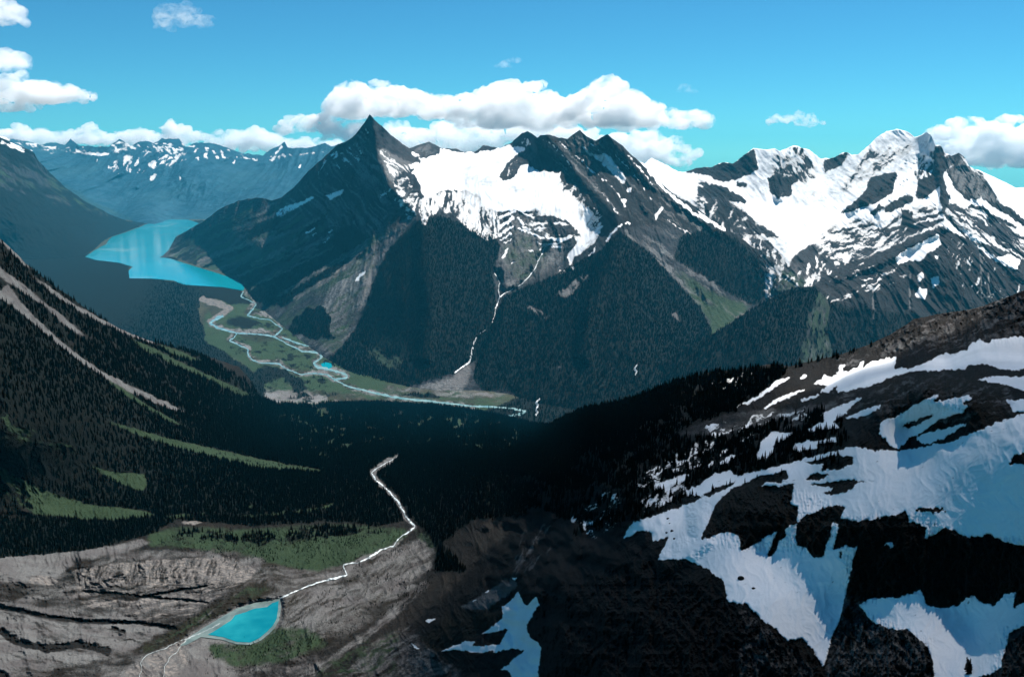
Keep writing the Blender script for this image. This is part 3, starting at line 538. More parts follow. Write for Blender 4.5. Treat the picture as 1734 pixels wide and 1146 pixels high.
cv.poly('dark', .7, "400,562 450,568 470,578 440,584 410,578", 3); cv.poly('grass', .4, "400,562 450,568 470,578 440,584 410,578", 3)
cv.poly('forest', .8, "385,538 420,542 445,552 420,560 380,550", 3, (5, 14, 4, .8)); cv.poly('forest', .8, "490,650 510,645 520,660 500,668", 3, (5, 8, 4, .8))
cv.poly('forest', 1, "880,672 1100,660 1300,600 1300,760 760,760 640,692 760,690 830,694", 3, (5, 24, 5, .6)); cv.poly('forest', .8, "655,668 730,664 760,676 690,672", 2, (5, 14, 4, 1.0))
cv.poly('forest', .9, "430,628 480,622 500,640 440,650", 3, (5, 14, 4, 1.0))
BRAIDS = ("343,508 356,514 380,521 392,526 378,535 369,538 355,547 369,556 401,564 395,573 388,577 407,585 421,592 420,599 427,610 444,615 473,616 485,625 508,634 531,632 554,634 565,642 588,654 632,665 675,674 732,680 800,688", "401,564 444,567 464,570 485,582 502,590 513,595 542,597 545,605 531,615 536,622 560,626 585,634 588,639 565,643", "412,494 420,508 434,515 418,534 456,541 473,553 479,557 464,570")
for s in BRAIDS: cv.line('grass', .15, 8, s, 7, (5, 9, 3, 1.2)); cv.line('scree', .48, 12, s, 9, (5, 14, 3, 1.9)); cv.line('forest', 0, 9, s, 5)
cv.poly('forest', 0, "336,504 352,508 378,516 396,526 384,537 366,542 358,534 345,518", 1); cv.poly('grass', 0, "338,505 352,508 378,516 395,526 384,536 366,541 358,533 345,517", 1, (5, 10, 3, .5)); cv.poly('grass', .2, "440,664 520,660 600,668 640,680 560,690 440,690", 4, (5, 16, 3, 1.5))
cv.line('slab', .95, (9, 12), "341,507 356,513 378,521 391,526 380,533 368,538 358,546", 4, (5, 10, 3, .8)); cv.poly('scree', .8, "536,612 552,608 568,614 572,626 556,630 538,624", 2)
LAKE = "144,435 161,423 179,414 184,406 190,401 208,395 233,386 245,381 262,376 285,372 318,371.5 337,378 320,389 297,401 297,418 288,430 270,435 288,438 317,447 360,460 404,474 415,484 412,492 375,486 340,484 311,482 294,475 260,472 219,471 218,458 225,452 202,445 161,440"
cv.poly('forest', 0, LAKE, 1)
def rel_floor(PX, PY, P, D, m): return 0 * D
VALLEY = landform('valley_floor', 'flat green valley floor with dark forest round the lake and meadows along the river', "-150,371 1400,371", "-150,760 1400,760", 1.8,
    [(x, y, dist_at(x, y, 0)) for x in (-150, 300, 700, 1100, 1400) for y in (371, 378, 388, 400, 420, 450, 490, 540, 600, 680, 760)], cv, rel_floor, M_VALLEY, jag=(0, 20), warp=(5, 1.6), back=(0, 0, 0), lam=0)
me = VALLEY['o'].data                                            # level to the metre, with a slight swell under the forest
co = np.empty(len(me.vertices) * 3, np.float32); me.vertices.foreach_get('co', co); co = co.reshape(-1, 3)
co[:, 2] = 0; me.vertices.foreach_set('co', co.ravel()); me.update(); VALLEY['D'] = VALLEY['PY'] * 0 + dist_at(VALLEY['PX'], VALLEY['PY'], 0)

def flat_water(name, label, outline, m, z, hfun=None):
    p = pts(outline); q = []
    for a, b in zip(p, np.roll(p, -1, 0)):                       # finer, slightly ragged shore
        k = max(1, int(np.hypot(*(b - a)) / 3))
        for i in range(k): q.append(a + (b - a) * i / k)
    q = np.array(q); q = q + .7 * np.stack([fbm(q[:, 0] / 6, q[:, 1] / 6, 2, 81), .6 * fbm(q[:, 0] / 6, q[:, 1] / 6, 2, 83)], 1)
    P = place(q[:, 0], q[:, 1], dist_at(q[:, 0], q[:, 1], z))
    me = bpy.data.meshes.new(name); me.from_pydata([tuple(v) for v in P], [], [list(range(len(P)))]); me.update()
    if me.polygons[0].normal.z < 0: me.flip_normals()
    me.materials.append(m); o = bpy.data.objects.new(name, me); col.objects.link(o); o['kind'] = 'structure'; o['label'] = label
    return o
M_LAKE = water_mat('lake_water', (.0, .20, .25), (.004, .235, .285), .12, .05, 900, .25, cloud_glint=(.09, .27, .29))
M_TARN = water_mat('tarn_water', (.001, .12, .155), (.012, .205, .23), .12, .1, 70, .3)
M_RIVER = water_mat('river_water', (.09, .20, .21), (.22, .34, .34), .25, .2, 60, .5)
M_FOAM = water_mat('white_water', (.12, .15, .16), (.72, .76, .76), .4, .3, 22, .5)
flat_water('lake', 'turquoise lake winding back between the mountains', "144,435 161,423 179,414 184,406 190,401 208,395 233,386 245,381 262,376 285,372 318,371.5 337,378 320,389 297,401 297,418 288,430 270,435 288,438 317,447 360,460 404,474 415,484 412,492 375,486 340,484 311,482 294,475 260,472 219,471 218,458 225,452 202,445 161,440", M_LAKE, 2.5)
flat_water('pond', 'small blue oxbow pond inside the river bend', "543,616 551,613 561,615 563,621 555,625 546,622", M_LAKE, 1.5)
M_CREEK = water_mat('creek_water', (.06, .075, .075), (.7, .75, .75), .4, .3, 9, .5); M_SILT = water_mat('meltwater', (.16, .18, .175), (.36, .39, .38), .4, .3, 5, .4)
def ribbon(name, label, L, p, width, m, lift, wob=1.9, foam=None, cat=None):
    p = pts(p); seg = np.r_[0, np.cumsum(np.hypot(*np.diff(p, axis=0).T))]
    n = max(4, int(seg[-1] / 1.6)); s = np.linspace(0, seg[-1], n)
    x = np.interp(s, seg, p[:, 0]); y = np.interp(s, seg, p[:, 1])
    for _ in range(2):
        x[1:-1] = (x[:-2] + 2 * x[1:-1] + x[2:]) / 4; y[1:-1] = (y[:-2] + 2 * y[1:-1] + y[2:]) / 4
    x = x + wob * fbm(s / 9, s * 0 + 3.3, 3, 91); y = y + wob * .6 * fbm(s / 9, s * 0 + 7.7, 3, 92)
    w_ = np.interp(s, np.linspace(0, seg[-1], len(width)), width) * np.clip(1 + 1.1 * fbm(s / 6, s * 0 + 1.7, 3, 93), .18, 2.6)
    dx, dy = np.gradient(x), np.gradient(y); l = np.hypot(dx, dy) + 1e-6; nx_, ny_ = -dy / l, dx / l
    rows = []
    for k in (-.5, 0, .5):
        qx, qy = x + nx_ * w_ * k, y + ny_ * w_ * k
        rows.append(surf(L, qx, qy, lift * (1 if k else 1.4)))
    V = np.stack(rows, 1).reshape(-1, 3)
    f = []
    for i in range(n - 1):
        for k in (0, 1):
            a = i * 3 + k; f.append((a, a + 1, a + 4, a + 3))
    me = bpy.data.meshes.new(name); me.from_pydata([tuple(v) for v in V], [], f); me.update()
    if sum(q.normal.z for q in me.polygons) < 0: me.flip_normals()
    me.materials.append(m); o = bpy.data.objects.new(name, me); col.objects.link(o); o['kind'] = 'structure'; o['label'] = label
    return o
ribbon('river', 'main turquoise braid of the river through the meadow', VALLEY, "378,535 369,538 355,547 369,556 401,564 395,573 388,577 407,585 421,592 420,599 427,610 444,615 473,616 485,625 508,634 531,632 554,634 565,642 588,654 632,665 675,674 732,680 800,688 830,689 870,692 893,697 880,701 861,705", (5, 2.4, 1.8, 1.8, 2, 2.4, 3.6, 3.4, 3, 2.8, 4), M_RIVER, 1.2)
ribbon('river', 'second turquoise braid looping beside the forested spur', VALLEY, "401,564 444,567 464,570 485,582 502,590 513,595 542,597 545,605 531,615 536,622 560,626 585,634 588,639 576,642 565,643", (2, 2, 2.6, 2, 2.6, 3.5, 4, 4, 4, 4), M_RIVER, 1.8)
ribbon('river', 'thin braid curving from the lake outlet across the meadow', VALLEY, "412,494 408,503 420,508 434,515 428,524 418,534 440,540 456,541 473,553 479,557 472,564 464,570", (2.4, 1.5, 1.5, 2.4, 2.4, 1.3, 1.6, 2.2, 2.6), M_RIVER, 1.6)
ribbon('river', 'short side channel along the edge of the forested spur', VALLEY, "478,571 499,580 519,586 545,589 566,590", (1.5, 3.4, 2, 2.4, 1.5), M_RIVER, 1.9)
ribbon('stream', 'white stream tumbling down the forested gorge to the gravel fan', MID, "836,458 840,468 846,480 843,492 846,503 842,515 838,530 834,548", (.8, 1.1, 1.3, 1.5, 1.8, 1.8, 1.2), M_FOAM, 6)
ribbon('stream', 'lower white reach of the gorge stream above the gravel fan', MID, "822,560 808,570 802,582 799,595 797,606 794,616 780,624 770,633", (1.2, 1.8, 2, 2.2, 2.4, 2.4, 2.6, 2), M_FOAM, 6)
ribbon('stream', 'thin white stream falling from the snow bowl to the gorge', MID, "923,418 918,430 910,445 905,458 893,472 885,481 870,490 856,497 847,504", (2, 1.8, 1.3, 1.2, 1.2, 1.3, 1.4), M_FOAM, 6)
ribbon('stream', 'short white cascade glinting among the trees by the river bend', VALLEY, "914,682 907,688 912,694 906,699 911,704 906,710", (1.2, 2.6, 2.6, 2, 3.4, 2.6), M_FOAM, 22)
ribbon('stream', 'small white cascade glinting alone in the forest below the spur', MID, "1079,624 1074,630 1078,636 1075,642", (1.2, 2.6, 2.4, 1.2), M_FOAM, 22)

# ------------------------------------------------------------------ near ground: left forest slope, side valley, cirque with the tarn, right snow ridge
def rel_near(PX, PY, P, D, m):
    cover = np.maximum(m['snow'], m['flat'])
    g = ridged(PX / 70 + .3 * fbm(PX / 50, PY / 50, 2, 5), PY / 120, 4, 53, .6) - .45
    f = ridged(PX / 15, PY / 24, 4, 57, .62) - .45
    d = -.020 * g * (1 - .75 * cover) * (1 - .5 * m['forest']) - .011 * f * (1 - .9 * cover) * (1 - .8 * m['forest']) * (.35 + 1.3 * m['cliff'])
    d -= .006 * m['cliff'] * (ridged(PX / 6, PY / 26, 3, 71, .6) - .4)
    d -= .010 * m['bump'] * fbm(PX / 22, PY / 11, 4, 73, .6) + .012 * m['bump'] * (ridged(PX / 60 + .3 * PY / 60, PY / 9, 3, 75) - .4)
    d -= .0022 * m['snow'] + .0012 * m['snow'] * fbm(PX / 40 + PY / 60, PY / 90, 4, 77)
    d += .012 * m['crack'] - .03 * m['ridge'] + .03 * m['gully']
    return d * D
cv = Cover()
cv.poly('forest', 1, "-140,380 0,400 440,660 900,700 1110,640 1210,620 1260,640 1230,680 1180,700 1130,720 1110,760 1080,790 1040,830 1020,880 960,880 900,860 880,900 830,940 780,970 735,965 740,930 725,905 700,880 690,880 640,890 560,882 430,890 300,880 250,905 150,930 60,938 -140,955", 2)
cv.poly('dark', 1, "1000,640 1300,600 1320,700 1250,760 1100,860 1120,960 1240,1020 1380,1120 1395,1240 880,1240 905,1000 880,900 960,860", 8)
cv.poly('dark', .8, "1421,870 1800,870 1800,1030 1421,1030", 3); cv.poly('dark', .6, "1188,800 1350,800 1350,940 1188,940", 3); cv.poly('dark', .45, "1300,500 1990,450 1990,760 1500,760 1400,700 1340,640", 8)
cv.poly('scree', .42, "-150,930 740,930 700,1010 560,1100 480,1240 -150,1240", 5, (10, 50, 8, .7, 20)); cv.poly('dark', .4, "440,1080 740,1000 740,1240 440,1240", 8, (30, 40, 8, .9))
# --- left slope
cv.poly('forest', .72, "-140,395 0,402 60,450 130,510 210,560 330,600 330,690 240,650 120,590 30,520 -140,420", 4, (-28, 22, 4, 1.3))
cv.line('scree', .9, 12, "-140,325 0,402 17,418 43,443 52,452", 5, (-28, 14, 3, .8)); cv.line('forest', .1, 9, "-140,325 0,402 17,418 43,443", 4)
def open_strip(p, ch, f=2, k=.5, ang=-28): cv.poly('forest', .0, p, f, (ang, 12, 3, k)); cv.poly(ch, .95, p, f + 1, (ang, 30, 3, .5))
open_strip("-140,385 0,452 29,472 58,498 101,530 130,556 152,575 127,563 95,538 75,518 40,495 0,470 -140,405", 'scree', 2, .9)
open_strip("-140,420 0,493 14,480 35,510 58,536 95,570 130,599 173,628 231,657 288,683 328,706 288,692 245,676 202,655 173,637 138,614 95,580 52,545 23,520 0,508 -140,440", 'scree', 1, .75)
open_strip("47,461 86,487 130,517 173,540 216,560 260,578 262,584 216,567 173,548 128,524 84,495", 'scree', 1, .9)
open_strip("216,570 260,589 317,618 375,644 433,671 404,669 346,641 288,615 236,589", 'grass', 1, .6); cv.poly('scree', .25, "216,570 260,589 317,618 375,644 433,671 404,669 288,615", 2)
open_strip("262,580 305,594 350,614 330,612 290,600", 'grass', 1, .8)
open_strip("175,638 216,661 254,689 320,724 288,715 245,690 208,667", 'grass', 1, .7); cv.poly('scree', .4, "175,638 216,661 254,689 317,723 245,690", 2)
open_strip("161,707 226,724 291,744 355,757 452,779 549,795 543,801 436,793 323,764 245,741 194,720", 'grass', 1, .35); cv.poly('scree', .35, "161,707 291,744 452,779 549,795 436,793 245,741", 2)
open_strip("149,786 194,799 245,801 250,822 239,832 210,822 178,806", 'grass', 1, .7)
open_strip("-140,770 0,789 32,808 81,831 145,853 245,863 268,872 226,878 187,881 139,878 97,873 65,873 16,844 0,837 -140,830", 'grass', 2, .35)
cv.poly('forest', .62, "0,690 65,724 123,750 136,773 110,770 60,760 0,740", 4, (-28, 12, 5, 1.6)); cv.poly('grass', .9, "0,690 65,724 123,750 136,773 110,770 0,740", 4)
cv.poly('forest', .55, "-140,840 0,790 30,810 60,860 40,880 0,880 -140,880", 4, (-28, 14, 5, 1.4))
for s in ("275,873 330,868 322,875 290,880", "330,862 350,868 345,873", "418,858 428,850 426,866", "400,872 480,866 540,858 538,864 470,872 405,876", "540,858 566,850 564,857 548,862"):
    cv.poly('forest', .3, s, 1, (5, 10, 3, 1.0)); cv.poly('grass', .9, s, 2)
cv.poly('slab', 1, "229,886 240,884 238,889", 1); cv.poly('slab', 1, "300,884 355,881 330,888", 1)
cv.poly('forest', .55, "250,600 520,690 560,760 640,760 640,700 600,690", 6, (-20, 18, 6, .9))
CREEK = "558,984 588,966 600,953 632,940 646,931 665,925 687,904 703,892 687,875 674,849 655,829 636,813 629,800 642,791 660,780 673,772"
cv.line('forest', 0, (14, 7), CREEK, 4); cv.line('scree', .9, (9, 4), CREEK, 5, (60, 10, 4, 1.0))
L5_ = "446,680 500,690 560,688 650,688 730,692 800,700 860,713 905,724 920,740 860,770 760,768 700,766 640,756 600,770 540,785 470,750"
cv.poly('forest', .60, L5_, 5, (5, 12, 3.2, 1.3, 62)); cv.poly('grass', .62, L5_, 5, (5, 30, 6, 1.2, 63))
for s in ("505,716 530,724 571,744 576,748 540,736 508,722", "781,752 830,750 878,756 880,762 830,758 785,758", "700,705 760,708 820,716 760,713", "600,735 640,742 690,744 640,748"): cv.poly('forest', .42, s, 2, (5, 10, 4, 1.2, 60)); cv.poly('grass', .8, s, 3)
# --- moraine, glacier-worn slabs, brush
cv.poly('flat', .35, "-140,930 740,930 740,1240 -140,1240", 6)
cv.poly('scree', .8, "-140,955 0,942 65,936 145,929 194,921 239,912 262,918 200,938 130,946 96,980 0,985 -140,990", 3, (8, 30, 3, .4))
cv.poly('slab', .42, "100,990 200,970 432,968 440,985 400,1015 330,1045 250,1050 150,1035", 6, (8, 46, 3.2, 1.5, 21))
cv.poly('slab', .86, "124,966 200,952 300,946 390,942 434,964 415,985 330,986 220,988 130,984", 2, (8, 40, 5, .9, 22)); cv.poly('slab', 1, "44,985 60,975 80,974 100,984 90,990 60,988", 2)
cv.poly('scree', .7, "-140,1040 0,1020 200,1040 300,1065 200,1110 100,1130 0,1146 -140,1240", 6, (-14, 40, 6, 1.0))
cv.poly('warm', .8, "440,940 560,960 600,990 500,1000 420,1060 300,1110 260,1100 350,1040 420,985", 5, (30, 24, 5, .7)); cv.poly('slab', 0, "440,965 560,960 600,990 500,1000 420,1020 330,1085 300,1090 400,1010", 4)
cv.poly('grass', .75, "250,900 300,890 420,895 560,885 690,895 690,910 640,935 600,950 520,960 440,945 330,930 250,925", 4, (8, 30, 6, .9))
cv.poly('forest', .5, "280,895 420,898 560,886 660,893 640,905 520,915 440,925 330,915", 4, (6, 18, 4, 1.4)); cv.poly('grass', .9, "460,930 560,925 600,945 540,968 450,950", 4)
cv.poly('grass', .7, "350,1090 440,1085 460,1060 520,1060 560,1090 480,1120 400,1130 360,1115", 5, (20, 22, 6, 1.0)); cv.poly('scree', .6, "475,1015 530,995 620,985 700,930 735,940 730,965 640,1010 560,1060 480,1070", 5, (32, 30, 5, .8))
cv.poly('scree', .8, "200,1146 300,1085 345,1075 360,1100 400,1146 400,1240 150,1240", 5, (40, 22, 6, .7)); cv.poly('slab', .6, "300,1087 345,1060 401,1032 440,1020 472,1013 474,1020 420,1028 380,1050 350,1072 320,1095", 2)
cv.poly('scree', .55, "720,900 740,930 720,960 650,990 600,980 660,930", 4, (35, 20, 5, .8)); cv.poly('grass', .6, "690,890 735,905 745,935 725,930", 4, (30, 12, 5, .9))
cv.line('dark', 1, (14, 26), "495,1135 560,1080 617,1040 675,1003 735,965", 10, (35, 30, 5, .5)); cv.line('gully', .35, (14, 24), "495,1135 560,1080 617,1040 675,1003 735,965", 12)
cv.line('scree', .5, 16, "520,1146 640,1060 720,990", 12, (35, 20, 4, .8)); cv.poly('scree', .5, "560,1146 640,1080 700,1050 720,1090 800,1146 800,1240 560,1240", 6, (28, 30, 5, .9)); cv.poly('grass', .4, "520,1146 600,1090 680,1060 680,1146", 6, (28, 20, 5, 1.2))
for s, w_ in (("-140,1005 0,1027 60,1040 140,1052 230,1054 296,1064", 7), ("-140,1050 0,1068 25,1085 80,1100", 12), ("80,1098 130,1090 160,1095 182,1102", 14), ("240,1010 300,1000 350,992", 3), ("210,1070 190,1062", 5), ("-20,1130 10,1146", 12), ("255,1010 310,1015 350,1020", 3), ("140,1000 210,1006 270,1012", 3)):
    q_ = (8, 16, 5, 1.3, 50); cv.line('crack', .8, w_, s, w_ * .7, q_); cv.line('dark', .9, w_, s, 3, q_); cv.line('slab', .1, w_ * .9, s, 3); cv.line('scree', .15, w_ * .9, s, 3)
SHELF = "474,1013 476,1026 473,1048 465,1063 455,1073 441,1084 424,1091 400,1090 374,1082 340,1078 318,1090 304,1094 320,1078 345,1062 372,1046 400,1030 432,1020 461,1016"
TARN = "472,1017 471,1032 469,1046 462,1059 452,1069 439,1080 424,1087 401,1086 378,1078 352,1074 366,1066 378,1058 391,1050 398,1041 415,1036 430,1030 452,1027 462,1020"
cv.poly('tarn', 1, "474,1013 476,1026 473,1048 465,1063 455,1073 441,1084 424,1091 400,1090 374,1082 340,1078 318,1090 304,1094 320,1078 345,1062 372,1046 400,1030 432,1020 461,1016", 3); cv.line('tarn', 1, 9, SHELF + ' 474,1013', 9)
cv.poly('scree', .5, "230,935 440,950 470,1000 400,1050 340,1080 260,1100 200,1130 300,1060 420,1000 400,955", 6, (20, 24, 5, 1.1)); cv.line('scree', .85, 9, SHELF + ' 474,1013', 6); cv.poly('warm', .5, "440,960 740,920 700,1000 560,1100 300,1146 480,1060", 6, (28, 22, 6, 1.0))
cv.poly('flat', 1, "480,1005 484,1030 478,1060 450,1090 400,1100 340,1092 300,1100 340,1055 400,1020 450,1008", 6); 
cv.poly('bump', .28, "-140,960 0,960 430,950 480,1000 330,1075 200,1146 200,1240 -140,1240", 10)
cv.poly('brush', .34, "240,915 330,890 560,884 690,892 740,930 740,1000 600,1100 560,1146 340,1146 330,1095 460,1060 480,1015 600,975 440,960 300,940", 6, (20, 14, 6, 1.5, 31)); cv.poly('brush', .6, "350,1090 440,1088 520,1062 560,1090 480,1120 360,1115", 4, (20, 10, 5, 1.2, 32)); cv.poly('brush', .5, "270,900 420,898 640,890 690,900 600,950 520,965 440,948 300,925", 4, (5, 14, 5, 1.2, 33)); cv.poly('brush', .4, "0,700 130,760 60,800 260,868 20,845", 6, (-28, 10, 5, 1.4, 34)); cv.poly('brush', .42, "216,570 433,671 404,669 216,590", 4, (-28, 8, 5, 1.5, 35)); cv.poly('brush', .36, "161,707 291,744 452,779 549,795 436,793 194,720", 3, (-15, 8, 4, 1.6, 36))
for s in ("246,950 243,955 247,960 242,967", "272,952 266,958 269,963 262,971", "327,952 321,957 323,962 315,967", "379,947 375,953 377,960 373,966", "402,944 397,950 399,957 393,965"):
    cv.line('slab', .15, 2.6, s, 2, (70, 8, 3, .9, 27)); cv.line('scree', .2, 2.2, s, 2)
cv.poly('slab', .55, "124,966 200,952 300,946 390,942 434,964 415,985 330,986 220,988 130,984", 2, (78, 16, 3.4, 1.6, 28))
cv.poly('slab', .5, "372,1052 340,1072 316,1092 330,1120 300,1146 300,1240 170,1240 200,1146 240,1112 290,1086", 5, (-45, 26, 4, 1.3, 72)); cv.poly('scree', .7, "372,1052 340,1072 316,1092 330,1120 300,1146 300,1240 170,1240 200,1146 240,1112 290,1086", 5, (-45, 20, 4, .7, 73))
G_ = "432,984 470,998 440,1014 400,1026 345,1056 300,1084 250,1106 222,1102 280,1070 340,1035 392,1004"
cv.poly('scree', .2, G_, 5, (30, 22, 4, .8, 23)); cv.poly('warm', .7, G_, 5); cv.poly('slab', 0, G_, 4); cv.poly('grass', .34, G_, 5, (30, 20, 4, 1.0, 24))
cv.line('scree', .85, (5, 12), "690,880 674,849 655,829 636,813 629,800 642,791 660,780", 5, (60, 9, 5, 1.3, 25)); cv.line('forest', 0, (8, 14), "690,880 674,849 655,829 636,813 629,800 642,791 660,780", 3)
# --- right ridge: snow
SN = ("1734,572 1721,570 1681,575 1675,583 1658,573 1646,580 1638,592 1609,599 1597,598 1566,615 1537,624 1514,624 1519,602 1508,605 1473,613 1459,624 1465,609 1456,612 1453,621 1433,629 1427,626 1433,616 1419,619 1421,629 1407,638 1395,632 1393,639 1375,650 1401,652 1387,664 1404,664 1419,652 1416,664 1442,661 1482,652 1505,639 1560,626 1580,629 1623,624 1626,629 1643,618 1667,616 1695,626 1734,626 1990,630 1990,560",
    "1652,642 1684,635 1734,638 1990,640 1990,690 1734,661 1695,650 1667,645", "1234,693 1263,681 1292,664 1315,644 1335,637 1338,641 1318,652 1292,670 1269,684", "1352,639 1364,632 1368,637 1358,641", "1292,690 1321,673 1361,658 1364,660 1329,677 1300,690",
    "1355,676 1390,667 1384,673 1358,680", "1390,701 1413,690 1436,681 1462,671 1456,678 1436,693 1433,701 1410,713 1424,725 1372,727 1395,713", "1430,707 1470,690 1494,684 1491,690 1465,704 1436,710",
    "1488,733 1491,713 1522,704 1545,687 1571,673 1592,665 1580,681 1643,667 1646,674 1629,684 1641,690 1623,701 1592,710 1554,736 1535,745 1522,759 1505,753 1494,739", "1551,739 1589,727 1641,716 1632,722 1574,753 1557,750",
    "1701,676 1760,676 1760,699 1716,699 1710,684", "1107,819 1170,799 1161,813 1127,831 1110,834", "1156,834 1185,819 1208,802 1239,796 1248,806 1340,782 1398,767 1450,754 1473,762 1522,762 1571,755 1609,748 1652,730 1695,713 1734,701 1990,690 1990,925 1734,925 1720,960 1500,960 1433,1020 1432,1003 1425,1040 1410,1075 1395,1130 1372,1095 1360,1080 1332,1084 1315,1064 1294,1052 1268,1025 1234,1018 1225,985 1200,965 1160,946 1113,947 1133,908 1107,918 1101,900 1084,897 1055,914 1069,885 1138,862 1173,851 1190,840",
    "1278,776 1288,750 1306,730 1343,730 1340,738 1311,753 1306,773 1291,779", "1213,787 1231,773 1251,766 1242,776 1225,787", "1215,773 1225,761 1235,761 1222,770", "1245,753 1274,733 1277,736 1254,750", "1337,764 1352,748 1383,746 1415,738 1418,747 1383,750 1386,759 1358,764", "1366,727 1389,715 1410,712 1400,725 1372,732",
    "1453,1022 1479,1011 1522,1011 1560,995 1568,1021 1594,1029 1620,1024 1643,1006 1666,1018 1684,1024 1701,1003 1721,1000 1718,1029 1734,1018 1760,1015 1760,1050 1734,1060 1718,1066 1710,1070 1701,1107 1695,1130 1681,1139 1645,1150 1640,1240 1578,1240 1580,1122 1571,1096 1551,1078 1537,1064 1511,1064 1473,1050")
for s in SN: cv.poly('snow', 1, s, 1)
cv.poly('snow', .36, "1065,840 1090,800 1130,775 1190,745 1215,745 1215,790 1160,800 1110,820", 3, (38, 7, 3.4, 1.9)); cv.poly('forest', .45, "1065,840 1090,800 1130,775 1190,745 1215,745 1215,790 1160,800 1110,820", 3, (38, 7, 3.4, 1.2)); cv.poly('snow', .34, "1040,905 1090,840 1160,815 1170,835 1110,862 1075,885", 3, (38, 15, 7, 1.9))
cv.poly('snow', .36, "1190,720 1290,700 1360,690 1380,705 1290,730 1210,745", 3, (25, 20, 5, 1.7)); cv.poly('snow', .26, "1200,645 1270,625 1300,630 1260,655 1220,668", 2, (25, 10, 3, 1.6)); cv.poly('snow', .3, "960,880 1020,830 1060,830 1040,900 1000,920", 4, (35, 9, 4, 1.4))
IS = ("1187,914 1213,851 1239,828 1262,818 1300,824 1346,820 1337,854 1352,857 1349,885 1329,894 1332,905 1318,920 1312,940 1299,940 1318,897 1292,911 1266,928 1254,931 1251,905 1234,900 1219,903", "1349,885 1372,869 1407,855 1433,859 1419,885 1410,885 1401,920 1393,943 1378,944 1364,928 1348,924",
    "1421,878 1453,884 1493,875 1534,866 1542,884 1568,891 1566,915 1586,902 1600,892 1617,900 1638,910 1675,905 1710,920 1760,928 1990,930 1990,1015 1760,1015 1734,1015 1718,1029 1721,1000 1701,1003 1684,1024 1666,1018 1643,1006 1620,1024 1594,1029 1568,1021 1560,995 1522,1011 1505,1005 1479,1011 1453,1021 1473,1050 1430,1060 1433,1029 1432,1010 1447,937 1455,917 1447,927 1433,923 1410,930 1419,900",
    "1187,839 1208,828 1248,813 1239,822 1202,839", "1251,825 1280,808 1332,796 1335,808 1320,815 1352,816 1300,817 1271,826", "1360,783 1415,770 1444,773 1444,785 1412,796 1389,796 1395,785", "1363,812 1381,799 1407,805 1386,812", "1366,821 1433,812 1484,816 1450,816 1444,828 1415,836 1392,835 1415,825", "1707,785 1721,769 1760,765 1760,790 1721,785",
    "1525,722 1580,700 1577,706 1540,725", "1422,945 1424,930 1426,935 1425,946", "1552,863 1562,858 1572,862 1590,858 1600,862 1580,867 1570,866 1560,868",
    "1640,1142 1634,1132 1638,1108 1643,1122 1648,1126 1643,1136", "1540,640 1600,600 1605,606 1560,630", "1335,796 1400,805 1395,806 1340,800")
for s in IS[:-2]: cv.poly('snow', 0, s, 1, (-20, 8, 5, .2)); cv.poly('warm', .5, s, 2)
cv.poly('snow', 1, "1494,923 1511,915 1512,927", 1)
cv.poly('snow', 1, "813,1075 827,1064 850,1047 850,1029 879,1001 885,1018 891,1025 908,1009 914,1022 899,1047 891,1064 896,1078 911,1087 917,1096 911,1146 911,1240 870,1240 868,1146 859,1133 845,1135 888,1101 870,1098 821,1104 767,1101 738,1103 761,1096 787,1084 807,1087 798,1093 845,1091 862,1064", 1)
for s in ("718,1050 741,1044 726,1055", "692,1084 700,1090 712,1098 703,1098", "865,980 876,975 874,982", "816,1005 831,996 827,1003", "795,1020 810,1012 806,1018"): cv.poly('snow', 1, s, 1)
cv.poly('forest', 0, "745,920 800,880 935,870 945,930 900,990 905,1146 660,1146 690,1080 790,1030 830,1000", 4); cv.poly('scree', .8, "839,992 862,972 876,985 876,995 845,1018 821,1032 775,1029", 2, (35, 20, 3, .5))
cv.poly('scree', .30, "850,990 870,940 888,890 935,885 935,930 905,965", 3, (60, 22, 4, 1.2)); cv.poly('warm', .9, "700,1090 760,1040 830,1010 850,1040 800,1080 740,1100", 4, (30, 18, 5, .8)); cv.poly('dark', .9, "700,1080 760,1040 830,1030 845,1050 800,1080 740,1095", 4); cv.poly('dark', .8, "740,1110 880,1100 860,1146 700,1146", 5)
cv.poly('scree', .6, "1290,700 1340,690 1400,680 1520,640 1560,640 1500,680 1420,700 1330,730 1200,720", 4, (22, 26, 4, .9)); cv.poly('forest', 0, "1205,735 1260,690 1300,640 1330,622 1990,450 1990,780 1500,760 1440,740 1380,735 1300,710", 4); cv.poly('forest', .62, "960,910 1020,800 1080,720 1150,660 1225,640 1240,690 1290,705 1400,690 1440,720 1440,790 1300,810 1180,840 1080,890", 5, (20, 16, 6, 1.2))
cv.poly('forest', .95, "1190,628 1254,626 1335,621 1322,640 1290,664 1250,692 1190,704", 3, (20, 14, 5, .7)); cv.line('forest', .5, 7, "1200,632 1254,628 1335,622 1430,601 1480,582", 3, (0, 6, 4, 1.5)); cv.poly('forest', .1, "1140,740 1180,716 1240,699 1300,688 1335,698 1290,722 1220,736", 3, (22, 12, 4, .5)); cv.poly('scree', .5, "1140,740 1180,716 1240,699 1300,688 1335,698 1290,722 1220,736", 3, (22, 12, 4, .6))
cv.poly('scree', .36, "1400,610 1500,572 1547,541 1734,492 1990,430 1990,570 1720,570 1600,600 1510,604 1420,630", 4, (24, 16, 4, 1.2, 74)); cv.poly('scree', .3, "1400,660 1500,640 1600,628 1700,640 1734,700 1600,720 1490,730 1420,700", 4, (24, 18, 4, 1.2, 75))
